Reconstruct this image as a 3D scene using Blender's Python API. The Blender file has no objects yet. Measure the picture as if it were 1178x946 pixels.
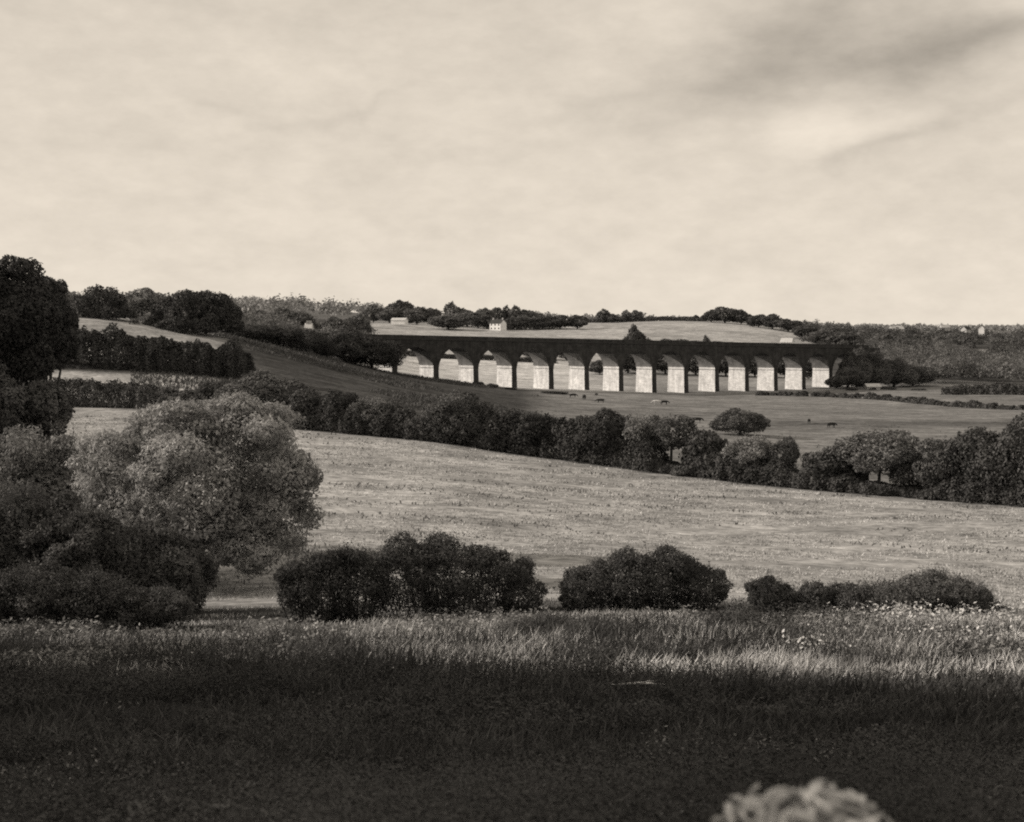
import bpy, bmesh, math, random
import numpy as np
from mathutils import Vector, Matrix

R = math.radians
rng = np.random.default_rng(7)
random.seed(7)
sc = bpy.context.scene
COL = sc.collection

# ------------------------------------------------------------------ camera model
F, CX, CY, HZ = 1618.0, 589.0, 473.0, 384.0
PITCH = math.atan((CY - HZ) / F)

def slope(py):
    return np.tan(np.arctan((CY - py) / F) - PITCH)
def Xat(px, Y, py=450.0):
    t = slope(py)
    return (px - CX) / F * Y * (math.cos(PITCH) - t * math.sin(PITCH))

# ------------------------------------------------------------------ terrain heights (survey points -> thin plate surface)
BY = np.log(np.array([.3, 3, 5, 8, 14, 25, 38, 52, 68, 100, 150, 300, 450, 700, 1000, 12000]))
BH = np.array([1.55, 1.56, 1.95, 2.8, 4.5, 6.7, 8.9, 10.7, 12.5, 13.6, 14, 14, 13, 6, 0, 0])
def base_h(lY):
    return np.interp(lY, BY, BH)
HEDGE_PX = [-400, 100, 240, 340, 480, 640, 750, 900, 1060, 1178, 1400, 1700]
HEDGE_Y = [215, 195, 185, 172, 166, 158, 150, 140, 132, 125, 113, 100]
HEDGE_PY = [452, 470, 478, 495, 510, 529, 543, 560, 575, 585, 607, 640]
pts = []
def row(Y, d):
    for px, py in d.items():
        pts.append((px, Y, py))
for Y in (.5, 2, 4, 8, 14):
    for px in (-1500, -400, 589, 1500, 2600):
        z = -float(base_h(math.log(Y)))
        t = z / Y
        py = CY - F * math.tan(math.atan(t) + PITCH)
        pts.append((px, Y, py))
row(25, {-700: 822, 0: 822, 589: 820, 1178: 818, 1900: 815})
row(38, {-700: 768, 0: 768, 300: 765, 589: 763, 900: 760, 1178: 758, 1900: 755})
row(52, {-500: 728, 0: 726, 300: 723, 589: 719, 900: 718, 1178: 722, 1700: 722})
row(68, {-500: 690, 0: 690, 300: 687, 589: 683, 900: 686, 1178: 697, 1700: 705})
row(100, {-500: 560, 0: 573, 300: 592, 589: 607, 900: 620, 1178: 632, 1700: 650})
for a, b, c in zip(HEDGE_PX, HEDGE_Y, HEDGE_PY):
    pts.append((a, b, c))
row(230, {-400: 420, 0: 436, 240: 442, 400: 458, 589: 484, 750: 496, 900: 501, 1178: 506, 1600: 510})
row(300, {-400: 366, 0: 368, 100: 370, 222: 387, 300: 402, 400: 432, 500: 448, 589: 465, 750: 474, 900: 477, 1178: 482, 1600: 486})
row(335, {-400: 362, 0: 363, 115: 364, 222: 378, 300: 394})
row(385, {-400: 360, 0: 362, 200: 372, 300: 390, 400: 420, 454: 431, 501: 438, 546: 444, 591: 449.5, 660: 452, 750: 458, 900: 463, 1178: 465, 1600: 468})
row(440, {750: 452.5, 820: 455, 900: 455, 1178: 455})
row(485, {900: 449.5, 950: 448.5, 1060: 449})
row(520, {-400: 366, 0: 370, 300: 388, 454: 421, 589: 434, 750: 441, 950: 444, 1178: 446, 1600: 448})
row(620, {0: 369, 300: 381, 454: 406, 589: 415, 750: 424, 950: 431, 1178: 440, 1600: 444})
row(750, {-400: 360, 0: 366, 300: 374, 454: 389, 589: 396, 750: 402, 950: 412, 1178: 424, 1600: 432})
row(900, {0: 362, 300: 367, 454: 374, 589: 379, 750: 377, 850: 377, 950: 390, 1178: 404, 1600: 420})
row(1000, {-400: 352, 0: 360, 300: 364, 454: 371, 589: 373, 750: 370, 850: 372, 950: 384, 1178: 396, 1600: 410})
row(1400, {-400: 350, 0: 356, 300: 358, 454: 366, 589: 373, 750: 373, 850: 377, 950: 382, 1178: 386, 1600: 390})
row(2500, {-400: 350, 0: 350, 300: 353, 454: 363, 589: 368, 750: 371, 950: 378, 1178: 380, 1600: 380})
row(4500, {-400: 356, 0: 356, 300: 359, 454: 364, 589: 369, 750: 372, 950: 377, 1178: 378, 1600: 378})
row(11000, {-400: 380, 300: 380, 750: 381, 1178: 381, 1600: 381})
P = np.array(pts, float)
def feat(u, lY):
    return np.stack([u * 3.4, lY * 2.2], -1)
def tps(r2):
    return 0.5 * r2 * np.log(r2 + 1e-9)
lYp = np.log(P[:, 1])
tt = slope(P[:, 2])
up = (P[:, 0] - CX) / F
resid = tt * 1.0 + base_h(lYp) / P[:, 1]       # slope residual relative to the base profile
wgt = 1.0
A = feat(up, lYp)
n = len(A)
D2 = ((A[:, None] - A[None]) ** 2).sum(-1)
K = tps(D2) + np.eye(n) * 0.002
Q = np.concatenate([np.ones((n, 1)), A], 1)
M = np.zeros((n + 3, n + 3))
M[:n, :n] = K; M[:n, n:] = Q; M[n:, :n] = Q.T
sol = np.linalg.solve(M, np.concatenate([resid, np.zeros(3)]))
def surf(u, lY):
    u = np.clip(u, -.75, .85)
    shp = u.shape
    B = feat(u.ravel(), lY.ravel())
    out = np.empty(len(B))
    for i in range(0, len(B), 20000):
        b = B[i:i + 20000]
        d = ((b[:, None] - A[None]) ** 2).sum(-1)
        out[i:i + 20000] = tps(d) @ sol[:n] + sol[n] + b @ sol[n + 1:]
    Y = np.exp(lY.ravel())
    t = out - base_h(lY.ravel()) / Y
    near = np.clip((Y - 14) / 10, 0, 1)
    t = t * near + (-base_h(lY.ravel()) / Y) * (1 - near)
    return (t * Y).reshape(shp)
# grid of the fan-shaped sheet
uin = np.linspace(-.46, .46, 420)
uo = np.geomspace(.47, 4.5, 40)
U = np.concatenate([-uo[::-1], uin, uo])
LY = np.concatenate([np.linspace(math.log(.3), math.log(60), 170)[:-1], np.linspace(math.log(60), math.log(1100), 380)[:-1], np.linspace(math.log(1100), math.log(11000), 60)])
UU, LL = np.meshgrid(U, LY)
ZZ = surf(UU, LL)
_k = rng.normal(size=(24, 2)); _ph = rng.uniform(0, 6.28, 24)
def rough(x, y):
    s = 0
    for i in range(24):
        f = [.02, .05, .12, .3][i % 4]; a = [.35, .22, .10, .045][i % 4]
        s = s + a * np.sin(f * (_k[i, 0] * x + _k[i, 1] * y) + _ph[i]) / 2.4
    return s
def fade(Y):
    return np.clip((Y - 6) / 30, 0, 1) * np.clip((Y) / 60, .4, 1)
ZZ = ZZ + rough(UU * np.exp(LL), np.exp(LL)) * fade(np.exp(LL)) * .8

def ground(X, Y):
    X = np.asarray(X, float); Y = np.maximum(np.asarray(Y, float), .31)
    u = X / Y; l = np.log(Y)
    j = np.clip(np.searchsorted(U, u) - 1, 0, len(U) - 2)
    i = np.clip(np.searchsorted(LY, l) - 1, 0, len(LY) - 2)
    a = np.clip((u - U[j]) / (U[j + 1] - U[j]), 0, 1); b = np.clip((l - LY[i]) / (LY[i + 1] - LY[i]), 0, 1)
    z = (ZZ[i, j] * (1 - a) + ZZ[i, j + 1] * a) * (1 - b) + (ZZ[i + 1, j] * (1 - a) + ZZ[i + 1, j + 1] * a) * b
    return z
def g(X, Y):
    return float(ground(X, Y))

# ------------------------------------------------------------------ node helpers
def new_mat(name):
    m = bpy.data.materials.new(name); m.use_nodes = True
    nt = m.node_tree; nt.nodes.clear()
    out = nt.nodes.new('ShaderNodeOutputMaterial')
    return m, nt, out
def N(nt, t, **kw):
    nd = nt.nodes.new(t)
    for k, v in kw.items():
        if k.startswith('i_'):
            nd.inputs[k[2:].replace('_', ' ')].default_value = v
        else:
            setattr(nd, k, v)
    return nd
def mth(nt, op, a, b=None, clamp=False):
    nd = nt.nodes.new('ShaderNodeMath'); nd.operation = op; nd.use_clamp = clamp
    for i, v in enumerate((a, b)):
        if v is None: continue
        if isinstance(v, (int, float)): nd.inputs[i].default_value = v
        else: nt.links.new(v, nd.inputs[i])
    return nd.outputs[0]
def noise(nt, vec, scale, detail=4, rough_=.6):
    nd = N(nt, 'ShaderNodeTexNoise'); nd.inputs['Scale'].default_value = scale
    nd.inputs['Detail'].default_value = detail; nd.inputs['Roughness'].default_value = rough_
    nt.links.new(vec, nd.inputs['Vector'])
    return nd.outputs['Fac']
def ramp(nt, fac, a, b, lo, hi):
    nd = N(nt, 'ShaderNodeMapRange'); nd.inputs[1].default_value = a; nd.inputs[2].default_value = b
    nd.inputs[3].default_value = lo; nd.inputs[4].default_value = hi
    nt.links.new(fac, nd.inputs[0]); return nd.outputs[0]
def grey(nt, v):
    nd = N(nt, 'ShaderNodeCombineColor')
    for i in range(3):
        if isinstance(v, (int, float)): nd.inputs[i].default_value = v
        else: nt.links.new(v, nd.inputs[i])
    return nd.outputs[0]
def diffuse(nt, out, col, rough_=.9, spec=.1, trans=0, bump=None):
    p = N(nt, 'ShaderNodeBsdfPrincipled'); p.inputs['Roughness'].default_value = rough_
    p.inputs['Specular IOR Level'].default_value = spec
    nt.links.new(col, p.inputs['Base Color'])
    if bump is not None: nt.links.new(bump, p.inputs['Normal'])
    s = p.outputs[0]
    if trans:
        tr = N(nt, 'ShaderNodeBsdfTranslucent'); nt.links.new(col, tr.inputs['Color'])
        mx = N(nt, 'ShaderNodeMixShader'); mx.inputs[0].default_value = trans
        nt.links.new(s, mx.inputs[1]); nt.links.new(tr.outputs[0], mx.inputs[2]); s = mx.outputs[0]
    nt.links.new(s, out.inputs[0])

def leaf_mat(name, a, scale=.35, var=.5, trans=.2, spec=.15):
    m, nt, out = new_mat(name)
    geo = N(nt, 'ShaderNodeNewGeometry'); oi = N(nt, 'ShaderNodeObjectInfo')
    n1 = noise(nt, geo.outputs['Position'], scale, 3)
    n2 = noise(nt, geo.outputs['Position'], scale * 9, 2)
    f = mth(nt, 'MULTIPLY', ramp(nt, n1, .3, .7, 1 - var, 1 + var), ramp(nt, n2, .3, .7, .6, 1.4))
    f = mth(nt, 'MULTIPLY', f, ramp(nt, oi.outputs['Random'], 0, 1, .82, 1.2))
    v = mth(nt, 'MULTIPLY', f, a)
    diffuse(nt, out, grey(nt, v), .7, spec, trans)
    return m
def plain_mat(name, a, scale=1.0, var=.3, spec=.1, rough_=.9, bump=0):
    m, nt, out = new_mat(name)
    tc = N(nt, 'ShaderNodeTexCoord')
    n1 = noise(nt, tc.outputs['Object'], scale, 5)
    v = mth(nt, 'MULTIPLY', ramp(nt, n1, .3, .7, 1 - var, 1 + var), a)
    b = None
    if bump:
        bn = N(nt, 'ShaderNodeBump'); bn.inputs['Strength'].default_value = bump; bn.inputs['Distance'].default_value = .05
        nt.links.new(n1, bn.inputs['Height']); b = bn.outputs[0]
    diffuse(nt, out, grey(nt, v), rough_, spec, 0, b)
    return m

MT = {}
MT['leaf_dark'] = leaf_mat('leaf_dark', .066, .5)
MT['leaf_mid'] = leaf_mat('leaf_mid', .098, .5)
MT['leaf_grey'] = leaf_mat('leaf_grey', .19, .5)
MT['leaf_hedge'] = leaf_mat('leaf_hedge', .078, .14, .55)
MT['leaf_far'] = leaf_mat('leaf_far', .14, .06, .35)  # far trees lightened: haze put into the leaf colour
MT['leaf_haze'] = leaf_mat('leaf_haze', .26, .03, .25)  # stronger distance haze put into the leaf colour
MT['leaf_wood'] = leaf_mat('leaf_wood', .12, .05, .45)
MT['leaf_willow'] = leaf_mat('leaf_willow', .29, .45, .5, .3, .3)
MT['leaf_bush'] = leaf_mat('leaf_bush', .085, .7, .5)
MT['bark'] = plain_mat('bark', .07, 3, .4, bump=.5)
MT['weed_dark'] = leaf_mat('weed_dark', .066, .5, .6)
MT['weed_pale'] = leaf_mat('weed_pale', .55, .5, .55)
MT['weed_leaf'] = leaf_mat('weed_leaf', .22, .6, .6)
MT['weed_flower'] = leaf_mat('weed_flower', .5, .8, .3)
MT['tuft'] = leaf_mat('tuft', .36, .25, .45)
MT['tuft_dark'] = leaf_mat('tuft_dark', .19, .3, .4)
MT['cow_dark'] = plain_mat('cow_dark', .035, 2)
MT['cow_pale'] = plain_mat('cow_pale', .55, 2, .15)
MT['wall_white'] = plain_mat('wall_white', .78, .5, .12)
MT['wall_grey'] = plain_mat('wall_grey', .4, .5, .2)
MT['slate'] = plain_mat('slate', .055, 1, .25)
MT['pale_roof'] = plain_mat('pale_roof', .5, 1, .2)
MT['glass_dark'] = plain_mat('glass_dark', .03, 1, .1, .5, .2)
MT['wood_dead'] = plain_mat('wood_dead', .6, 8, .3)

# brick with courses and staining; shade and sunlight are put into its tones
def brick_mat(name, a, var, stain):
    m, nt, out = new_mat(name)
    tc = N(nt, 'ShaderNodeTexCoord')
    sep = N(nt, 'ShaderNodeSeparateXYZ'); nt.links.new(tc.outputs['Object'], sep.inputs[0])
    cm = N(nt, 'ShaderNodeCombineXYZ')
    nt.links.new(mth(nt, 'ADD', sep.outputs[0], sep.outputs[1]), cm.inputs[0]); nt.links.new(sep.outputs[2], cm.inputs[1])
    bt = N(nt, 'ShaderNodeTexBrick'); bt.inputs['Scale'].default_value = 1
    bt.inputs['Brick Width'].default_value = .9; bt.inputs['Row Height'].default_value = .35; bt.inputs['Mortar Size'].default_value = .025
    bt.inputs['Color1'].default_value = (1, 1, 1, 1); bt.inputs['Color2'].default_value = (.72, .72, .72, 1); bt.inputs['Mortar'].default_value = (.6, .6, .6, 1)
    nt.links.new(cm.outputs[0], bt.inputs['Vector'])
    bw = N(nt, 'ShaderNodeRGBToBW'); nt.links.new(bt.outputs['Color'], bw.inputs[0])
    n1 = noise(nt, tc.outputs['Object'], .45, 5)
    mp = N(nt, 'ShaderNodeMapping'); mp.inputs['Scale'].default_value = (1.2, 1.2, .15); nt.links.new(tc.outputs['Object'], mp.inputs[0])
    n2 = noise(nt, mp.outputs[0], 1.2, 4)
    f = mth(nt, 'MULTIPLY', bw.outputs[0], ramp(nt, n1, .3, .7, 1 - var, 1 + var))
    f = mth(nt, 'MULTIPLY', f, ramp(nt, n2, .35, .7, 1, 1 - stain))
    diffuse(nt, out, grey(nt, mth(nt, 'MULTIPLY', f, a)), .9, .1)
    return m
MT['brick_shade'] = brick_mat('brick_shade', .07, .4, .4)
MT['brick_sunlit'] = brick_mat('brick_sunlit', .84, .18, .32)
MT['brick_soffit'] = brick_mat('brick_soffit', .2, .3, .3)  # part shade put into the soffit tone
MT['brick_crown'] = brick_mat('brick_crown', .075, .3, .3)

# ground: survey colour attribute x grass noise
def ground_mat():
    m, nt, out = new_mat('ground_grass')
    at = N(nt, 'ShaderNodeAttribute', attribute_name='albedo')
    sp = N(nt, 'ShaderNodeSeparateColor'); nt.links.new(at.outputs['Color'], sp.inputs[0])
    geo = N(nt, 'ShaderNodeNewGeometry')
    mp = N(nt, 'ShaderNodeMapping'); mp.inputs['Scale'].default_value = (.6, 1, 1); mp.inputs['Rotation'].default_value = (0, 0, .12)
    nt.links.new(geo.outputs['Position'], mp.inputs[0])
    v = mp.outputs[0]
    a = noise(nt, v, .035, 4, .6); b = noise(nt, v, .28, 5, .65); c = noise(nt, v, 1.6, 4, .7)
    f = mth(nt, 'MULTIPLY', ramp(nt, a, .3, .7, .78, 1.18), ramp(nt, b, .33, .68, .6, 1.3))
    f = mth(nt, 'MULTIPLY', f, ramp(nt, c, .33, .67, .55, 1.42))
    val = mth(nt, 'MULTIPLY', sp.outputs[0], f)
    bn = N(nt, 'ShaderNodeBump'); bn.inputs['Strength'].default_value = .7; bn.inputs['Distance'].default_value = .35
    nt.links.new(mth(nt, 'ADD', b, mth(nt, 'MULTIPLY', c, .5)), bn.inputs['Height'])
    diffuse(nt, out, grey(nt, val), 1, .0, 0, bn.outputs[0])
    return m
MT['ground'] = ground_mat()

# ------------------------------------------------------------------ object helpers
def link(o, parent=None):
    COL.objects.link(o)
    if parent is not None: o.parent = parent
    return o
def tag(o, label=None, cat=None, group=None, kind=None):
    if label: o['label'] = label
    if cat: o['category'] = cat
    if group: o['group'] = group
    if kind: o['kind'] = kind
    return o
def empty(name, loc=(0, 0, 0), rz=0):
    o = bpy.data.objects.new(name, None); o.empty_display_size = .2
    COL.objects.link(o); o.location = loc; o.rotation_euler = (0, 0, rz)
    return o
def quads_obj(name, V, mat, parent=None):
    V = np.asarray(V, np.float32); k = V.shape[1]
    me = bpy.data.meshes.new(name)
    nv = V.shape[0] * k
    me.vertices.add(nv); me.vertices.foreach_set('co', V.reshape(-1))
    me.loops.add(nv); me.loops.foreach_set('vertex_index', np.arange(nv, dtype=np.int32))
    me.polygons.add(V.shape[0])
    me.polygons.foreach_set('loop_start', np.arange(0, nv, k, dtype=np.int32))
    me.polygons.foreach_set('loop_total', np.full(V.shape[0], k, dtype=np.int32))
    me.update(calc_edges=True)
    me.materials.append(mat)
    return link(bpy.data.objects.new(name, me), parent)
def pymesh(name, verts, faces, mats, parent=None, smooth=False, fm=None):
    me = bpy.data.meshes.new(name)
    me.from_pydata([tuple(map(float, v)) for v in verts], [], faces)
    for m in (mats if isinstance(mats, list) else [mats]): me.materials.append(m)
    if fm is not None: me.polygons.foreach_set('material_index', fm)
    if smooth: me.polygons.foreach_set('use_smooth', [True] * len(me.polygons))
    me.update()
    return link(bpy.data.objects.new(name, me), parent)
def nrm(v):
    return v / np.maximum(np.linalg.norm(v, axis=-1, keepdims=True), 1e-9)
def leaves(c, nn, size, aspect=.55, jitter=.6, up=0.0, r=None):
    r = r or rng
    k = len(c)
    nn = nrm(nn + r.normal(size=(k, 3)) * jitter)
    t = r.normal(size=(k, 3)) + np.array([0, 0, up])
    t = nrm(t - (t * nn).sum(-1, keepdims=True) * nn)
    b = np.cross(nn, t)
    s = np.asarray(size * r.uniform(.6, 1.4, k))[:, None]
    w = s * aspect
    return np.stack([c - t * s, c + b * w - t * s * .1, c + t * s, c - b * w - t * s * .1], 1)
def sph(k):
    return nrm(rng.normal(size=(k, 3)))
class Tube:
    def __init__(s): s.v = []; s.f = []
    def add(s, pts_, rad, sides=6):
        pts_ = [Vector(p) for p in pts_]; base = len(s.v)
        for i, p in enumerate(pts_):
            d = (pts_[min(i + 1, len(pts_) - 1)] - pts_[max(i - 1, 0)]).normalized()
            a = d.orthogonal().normalized(); b = d.cross(a)
            for j in range(sides):
                q = 2 * math.pi * j / sides
                s.v.append(p + (a * math.cos(q) + b * math.sin(q)) * rad[i])
        for i in range(len(pts_) - 1):
            for j in range(sides):
                k = (j + 1) % sides
                s.f.append((base + i * sides + j, base + i * sides + k, base + (i + 1) * sides + k, base + (i + 1) * sides + j))
        s.f.append(tuple(base + (len(pts_) - 1) * sides + j for j in range(sides)))
    def build(s, name, mat, parent=None, smooth=True):
        return pymesh(name, s.v, s.f, mat, parent, smooth)

# ------------------------------------------------------------------ trees
def lobed_crown(lobes, count, leaf, jitter=.55, depth=.35, aspect=.55, up=0, hole=0):
    """lobes: list of (centre, radii). Leaves spread through the outer shells of all lobes."""
    C_ = np.array([l[0] for l in lobes], float); Rr = np.array([l[1] for l in lobes], float)
    area = (Rr[:, 0] * Rr[:, 1] + Rr[:, 0] * Rr[:, 2]) ** 1.0
    idx = rng.choice(len(lobes), size=int(count * 1.7), p=area / area.sum())
    d = sph(len(idx))
    kk = rng.normal(size=(5, 3)) * 2.2
    wob = sum(np.sin(d @ kk[i] * 2 + idx * 1.3 + i) for i in range(5)) * .06
    rad = (1 - depth * rng.random(len(idx)) ** 1.6) * (1 + wob)
    p = C_[idx] + d * Rr[idx] * rad[:, None]
    keep = np.ones(len(p), bool)
    for k in range(len(lobes)):
        q = (((p - C_[k]) / Rr[k]) ** 2).sum(-1)
        keep &= ~((q < .45) & (idx != k))
    if hole:
        h = np.sin(p @ (rng.normal(size=3) * 1.1)) + np.sin(p @ (rng.normal(size=3) * 1.6) + 2) + np.sin(p @ (rng.normal(size=3) * 1.3) + 4)
        keep &= ~(h > 3 - hole * 3)
    keep &= p[:, 2] > .05
    p = p[keep][:count]; ii = idx[keep][:count]; dd = d[keep][:count]
    nn = nrm(dd / Rr[ii])
    return leaves(p, nn, leaf, aspect, jitter, up)
def sub_lobes(w, h, z0, k1, k2, flat=1.0):
    """dome of height h, width w, from z0 up: big lobes then small ones on them"""
    L = []
    zc = z0 + (h - z0) * .42
    R0 = np.array([w * .36, w * .36, (h - z0) * .40])
    L.append(((0, 0, zc), R0))
    for i in range(k1):
        d = sph(1)[0]; d[2] = abs(d[2]) * 1.0 - .35; d = d / np.linalg.norm(d)
        c = np.array([0, 0, zc]) + d * np.array([w * .3, w * .3, (h - z0) * .33])
        r = rng.uniform(.17, .26)
        L.append((tuple(c), np.array([w * r, w * r, (h - z0) * r * flat])))
        for j in range(k2):
            e = nrm(d + rng.normal(size=3) * .7)
            c2 = c + e * np.array([w * r, w * r, (h - z0) * r]) * .8
            r2 = r * rng.uniform(.3, .5)
            L.append((tuple(c2), np.array([w * r2, w * r2, (h - z0) * r2])))
    return L
def tree_proto(name, w, h, z0, k1, k2, count, leaf, mat, trunks=1, jitter=.55, hole=0, tr=.035, spikes=0, depth=.35):
    root = empty(name)
    L = sub_lobes(w, h, z0, k1, k2)
    T = Tube()
    for t in range(trunks):
        ox, oy = (rng.uniform(-.12, .12, 2) * w) if trunks > 1 else (0, 0)
        top = (ox * 2.2, oy * 2.2, z0 + (h - z0) * .5)
        T.add([(ox, oy, -.4), (ox * 1.1 + .01 * w, oy * 1.1, z0 * .5), (ox * 1.4, oy * 1.4, z0 + (h - z0) * .15), top],
              [h * tr * 1.35, h * tr, h * tr * .8, h * tr * .35], 8)
        for (c, r) in L[1:1 + k1 * (k2 + 1):(k2 + 1)]:
            if random.random() < .9 / trunks + .2:
                s = (ox * 1.4, oy * 1.4, z0 + (h - z0) * random.uniform(.05, .3))
                mid = tuple(s[i] * .5 + c[i] * .5 + (0 if i < 2 else -.02 * h) for i in range(3))
                T.add([s, mid, c], [h * tr * .45, h * tr * .28, h * tr * .1], 5)
    T.build('trunk', MT['bark'], root)
    V = lobed_crown(L, count, leaf, jitter, hole=hole, depth=depth)
    if spikes:
        d = sph(spikes); d[:, 2] = np.abs(d[:, 2])
        base = np.array([0, 0, z0 + (h - z0) * .42]) + d * np.array([w * .42, w * .42, (h - z0) * .5])
        for k in range(8):
            q = base + d * (k / 8) * w * .13 + rng.normal(size=base.shape) * leaf * .6
            V = np.concatenate([V, leaves(q, d, leaf * (1 - k * .06), .5, .9)])
    quads_obj('crown', V, MT[mat], root)
    root['_w'] = w; root['_h'] = h
    return root
PROTO_USED = set()
def copy_tree(o, parent=None):
    c = o.copy(); COL.objects.link(c)
    if parent is not None: c.parent = parent
    for ch in list(o.children): copy_tree(ch, c)
    return c
def put(proto, px, Y, top, wpx, label, cat='tree', group=None, mat=None, sink=0, name=None):
    """stand a copy of proto at photo column px, depth Y; height and width from the photo's own measures"""
    X = Xat(px, Y); z = g(X, Y) - sink
    ztop = slope(top) * Y
    h = max(ztop - z, 1.0); w = wpx / F * Y
    if proto.name not in PROTO_USED:
        PROTO_USED.add(proto.name); o = proto
    else:
        o = copy_tree(proto)
    pw, ph = proto['_w'], proto['_h']
    if name: o.name = name
    o.location = (X, Y, z); o.rotation_euler = (0, 0, random.uniform(0, 6.28))
    o.scale = (w / pw, w / pw, h / ph)
    for k in ('label', 'category', 'group'):
        if k in o: del o[k]
    tag(o, label, cat, group)
    if mat:
        for ch in o.children:
            if ch.name.startswith('crown'):
                ch.data = ch.data.copy(); ch.data.materials[0] = MT[mat]
    return o

oak = tree_proto('round_tree', 10, 9, 1.6, 14, 5, 16000, .2, 'leaf_dark')
oak2 = tree_proto('round_tree', 10, 9, 1.2, 18, 4, 15000, .21, 'leaf_mid')
thorn = tree_proto('hawthorn_tree', 7, 6.5, 1.6, 11, 5, 9000, .15, 'leaf_mid', 2, .7, .28, .022, 40)
thorn2 = tree_proto('hawthorn_tree', 7, 6.5, 1.0, 12, 4, 9000, .15, 'leaf_hedge', 3, .7, .2, .022, 30)
slim = tree_proto('slender_tree', 5, 7, 2.6, 8, 4, 4200, .15, 'leaf_mid', 1, .8, .4, .02, 20)
shrub = tree_proto('hedge_shrub', 6, 5, .1, 13, 4, 9000, .16, 'leaf_hedge', 3, .6, .0, .02, 25)
dome = tree_proto('domed_tree', 10, 9, .1, 20, 6, 20000, .18, 'leaf_dark', depth=.3)
dome2 = tree_proto('domed_tree', 10, 9, .1, 16, 5, 18000, .19, 'leaf_dark', depth=.35)
tall = tree_proto('tall_tree', 10, 14, 5.5, 26, 6, 52000, .11, 'leaf_dark', depth=.35)
tall2 = tree_proto('tall_tree', 10, 11, .3, 22, 6, 52000, .11, 'leaf_dark', depth=.35)
farA = tree_proto('distant_tree', 12, 10, .6, 12, 4, 3600, .5, 'leaf_far', 1, .6)
farB = tree_proto('distant_tree', 12, 10, .3, 15, 3, 3600, .5, 'leaf_far', 1, .6)
fir = tree_proto('distant_conifer', 5, 12, .5, 12, 3, 2200, .4, 'leaf_far', 1, .6)

# ------------------------------------------------------------------ hedges
def smooth_noise(s, seed, f):
    r = np.random.default_rng(seed); o = 0
    for k in range(7):
        o = o + np.sin(s * f * r.uniform(.4, 2.6) + r.uniform(0, 6.28)) / 7 * 1.6
    return o
def hedge(name, line, width, leaf, mat, label, dens=26, seed=1, kind=None, bump=.18, cat='hedge', gap=0):
    """line: list of (px, Y, height in metres). Leaves fill the outer part of an uneven bank along it."""
    pxs = np.array([l[0] for l in line], float); Ys = np.array([l[1] for l in line], float); hs = np.array([l[2] for l in line], float)
    Xs = np.array([Xat(a, b) for a, b in zip(pxs, Ys)])
    seg = np.hypot(np.diff(Xs), np.diff(Ys)); S = np.concatenate([[0], np.cumsum(seg)]); Ltot = S[-1]
    hm = hs.mean()
    k = int(Ltot * (hm * 2 + width) * (dens / 13) / (1.1 * leaf * leaf))
    s = rng.uniform(0, Ltot, k)
    X = np.interp(s, S, Xs); Y = np.interp(s, S, Ys); H = np.interp(s, S, hs)
    fs = min(1, .15 / leaf) * .75
    H = H * (1 + bump * smooth_noise(s, seed, 1.2 * fs) + bump * .5 * smooth_noise(s, seed + 5, 3.0 * fs))
    dx = np.interp(s, S, np.gradient(Xs, S)); dy = np.interp(s, S, np.gradient(Ys, S))
    nrm2 = np.hypot(dx, dy); dx /= nrm2; dy /= nrm2
    phi = rng.uniform(0, math.pi, k)
    rad = 1 - .3 * rng.random(k) ** 1.5
    rad = rad * (1 + .09 * smooth_noise(s + phi * 3.7, seed + 2, 1.6) + .07 * smooth_noise(s * .8 - phi * 2.5, seed + 3, 1.1))
    W = width * .5 * (1 + .25 * smooth_noise(s, seed + 9, 1.5))
    side = np.cos(phi) * rad; upv = np.abs(np.sin(phi)) ** .75 * rad
    px_, py_ = X + dy * side * W, Y - dx * side * W
    z = ground(px_, py_) + upv * H
    nn = np.stack([dy * np.cos(phi), -dx * np.cos(phi), np.sin(phi) + .15], -1)
    c = np.stack([px_, py_, z], -1)
    if gap:
        keep = smooth_noise(s, seed + 21, 1.1) < gap
        c = c[keep]; nn = nn[keep]
    mid = np.array([Xs.mean(), Ys.mean(), 0]); mid[2] = g(mid[0], mid[1])
    o = quads_obj(name, leaves(c - mid, nn, leaf, .55, .65, .3), MT[mat])
    o.location = mid
    return tag(o, label, cat, kind=kind)

def hY(px): return float(np.interp(px, HEDGE_PX, HEDGE_Y))
prof = {60: 34, 235: 36, 300: 40, 340: 42, 400: 40, 440: 34, 480: 30, 515: 40, 560: 50, 640: 48, 745: 50, 757: 42, 764: 12, 800: 12, 812: 32, 860: 28, 925: 26, 950: 30, 985: 24, 1000: 13, 1070: 12, 1085: 30, 1178: 50, 1420: 70}
line = []
for px in np.arange(235, 1421, 6.0):
    Y = hY(px)
    line.append((px, Y + 1.5, float(np.interp(px, list(prof), list(prof.values()))) / F * Y * .95))
hedge('hedgerow', line, 4.2, .15, 'leaf_hedge', 'long dark hedgerow running down the far edge of the pale stubble field', 30, 3)
hedge('hedgerow', [(40, 197, 3.6), (90, 197, 3.7), (160, 194, 3.2), (235, 189, 2.2), (262, 186, 2.0)], 4, .16, 'leaf_hedge', 'short thick hedge above the willow, below the small white strip of field', 30, 4, bump=.1)
hedge('hedgerow', [(30, 243, 6), (95, 243, 6.2), (115, 243, 6.6), (160, 243, 5.4), (220, 242, 5.2), (272, 242, 5.4), (290, 243, 4)], 7, .2, 'leaf_dark', 'tall dark hedge crossing the left hillside under the two domed trees', 34, 5, bump=.15)

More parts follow.
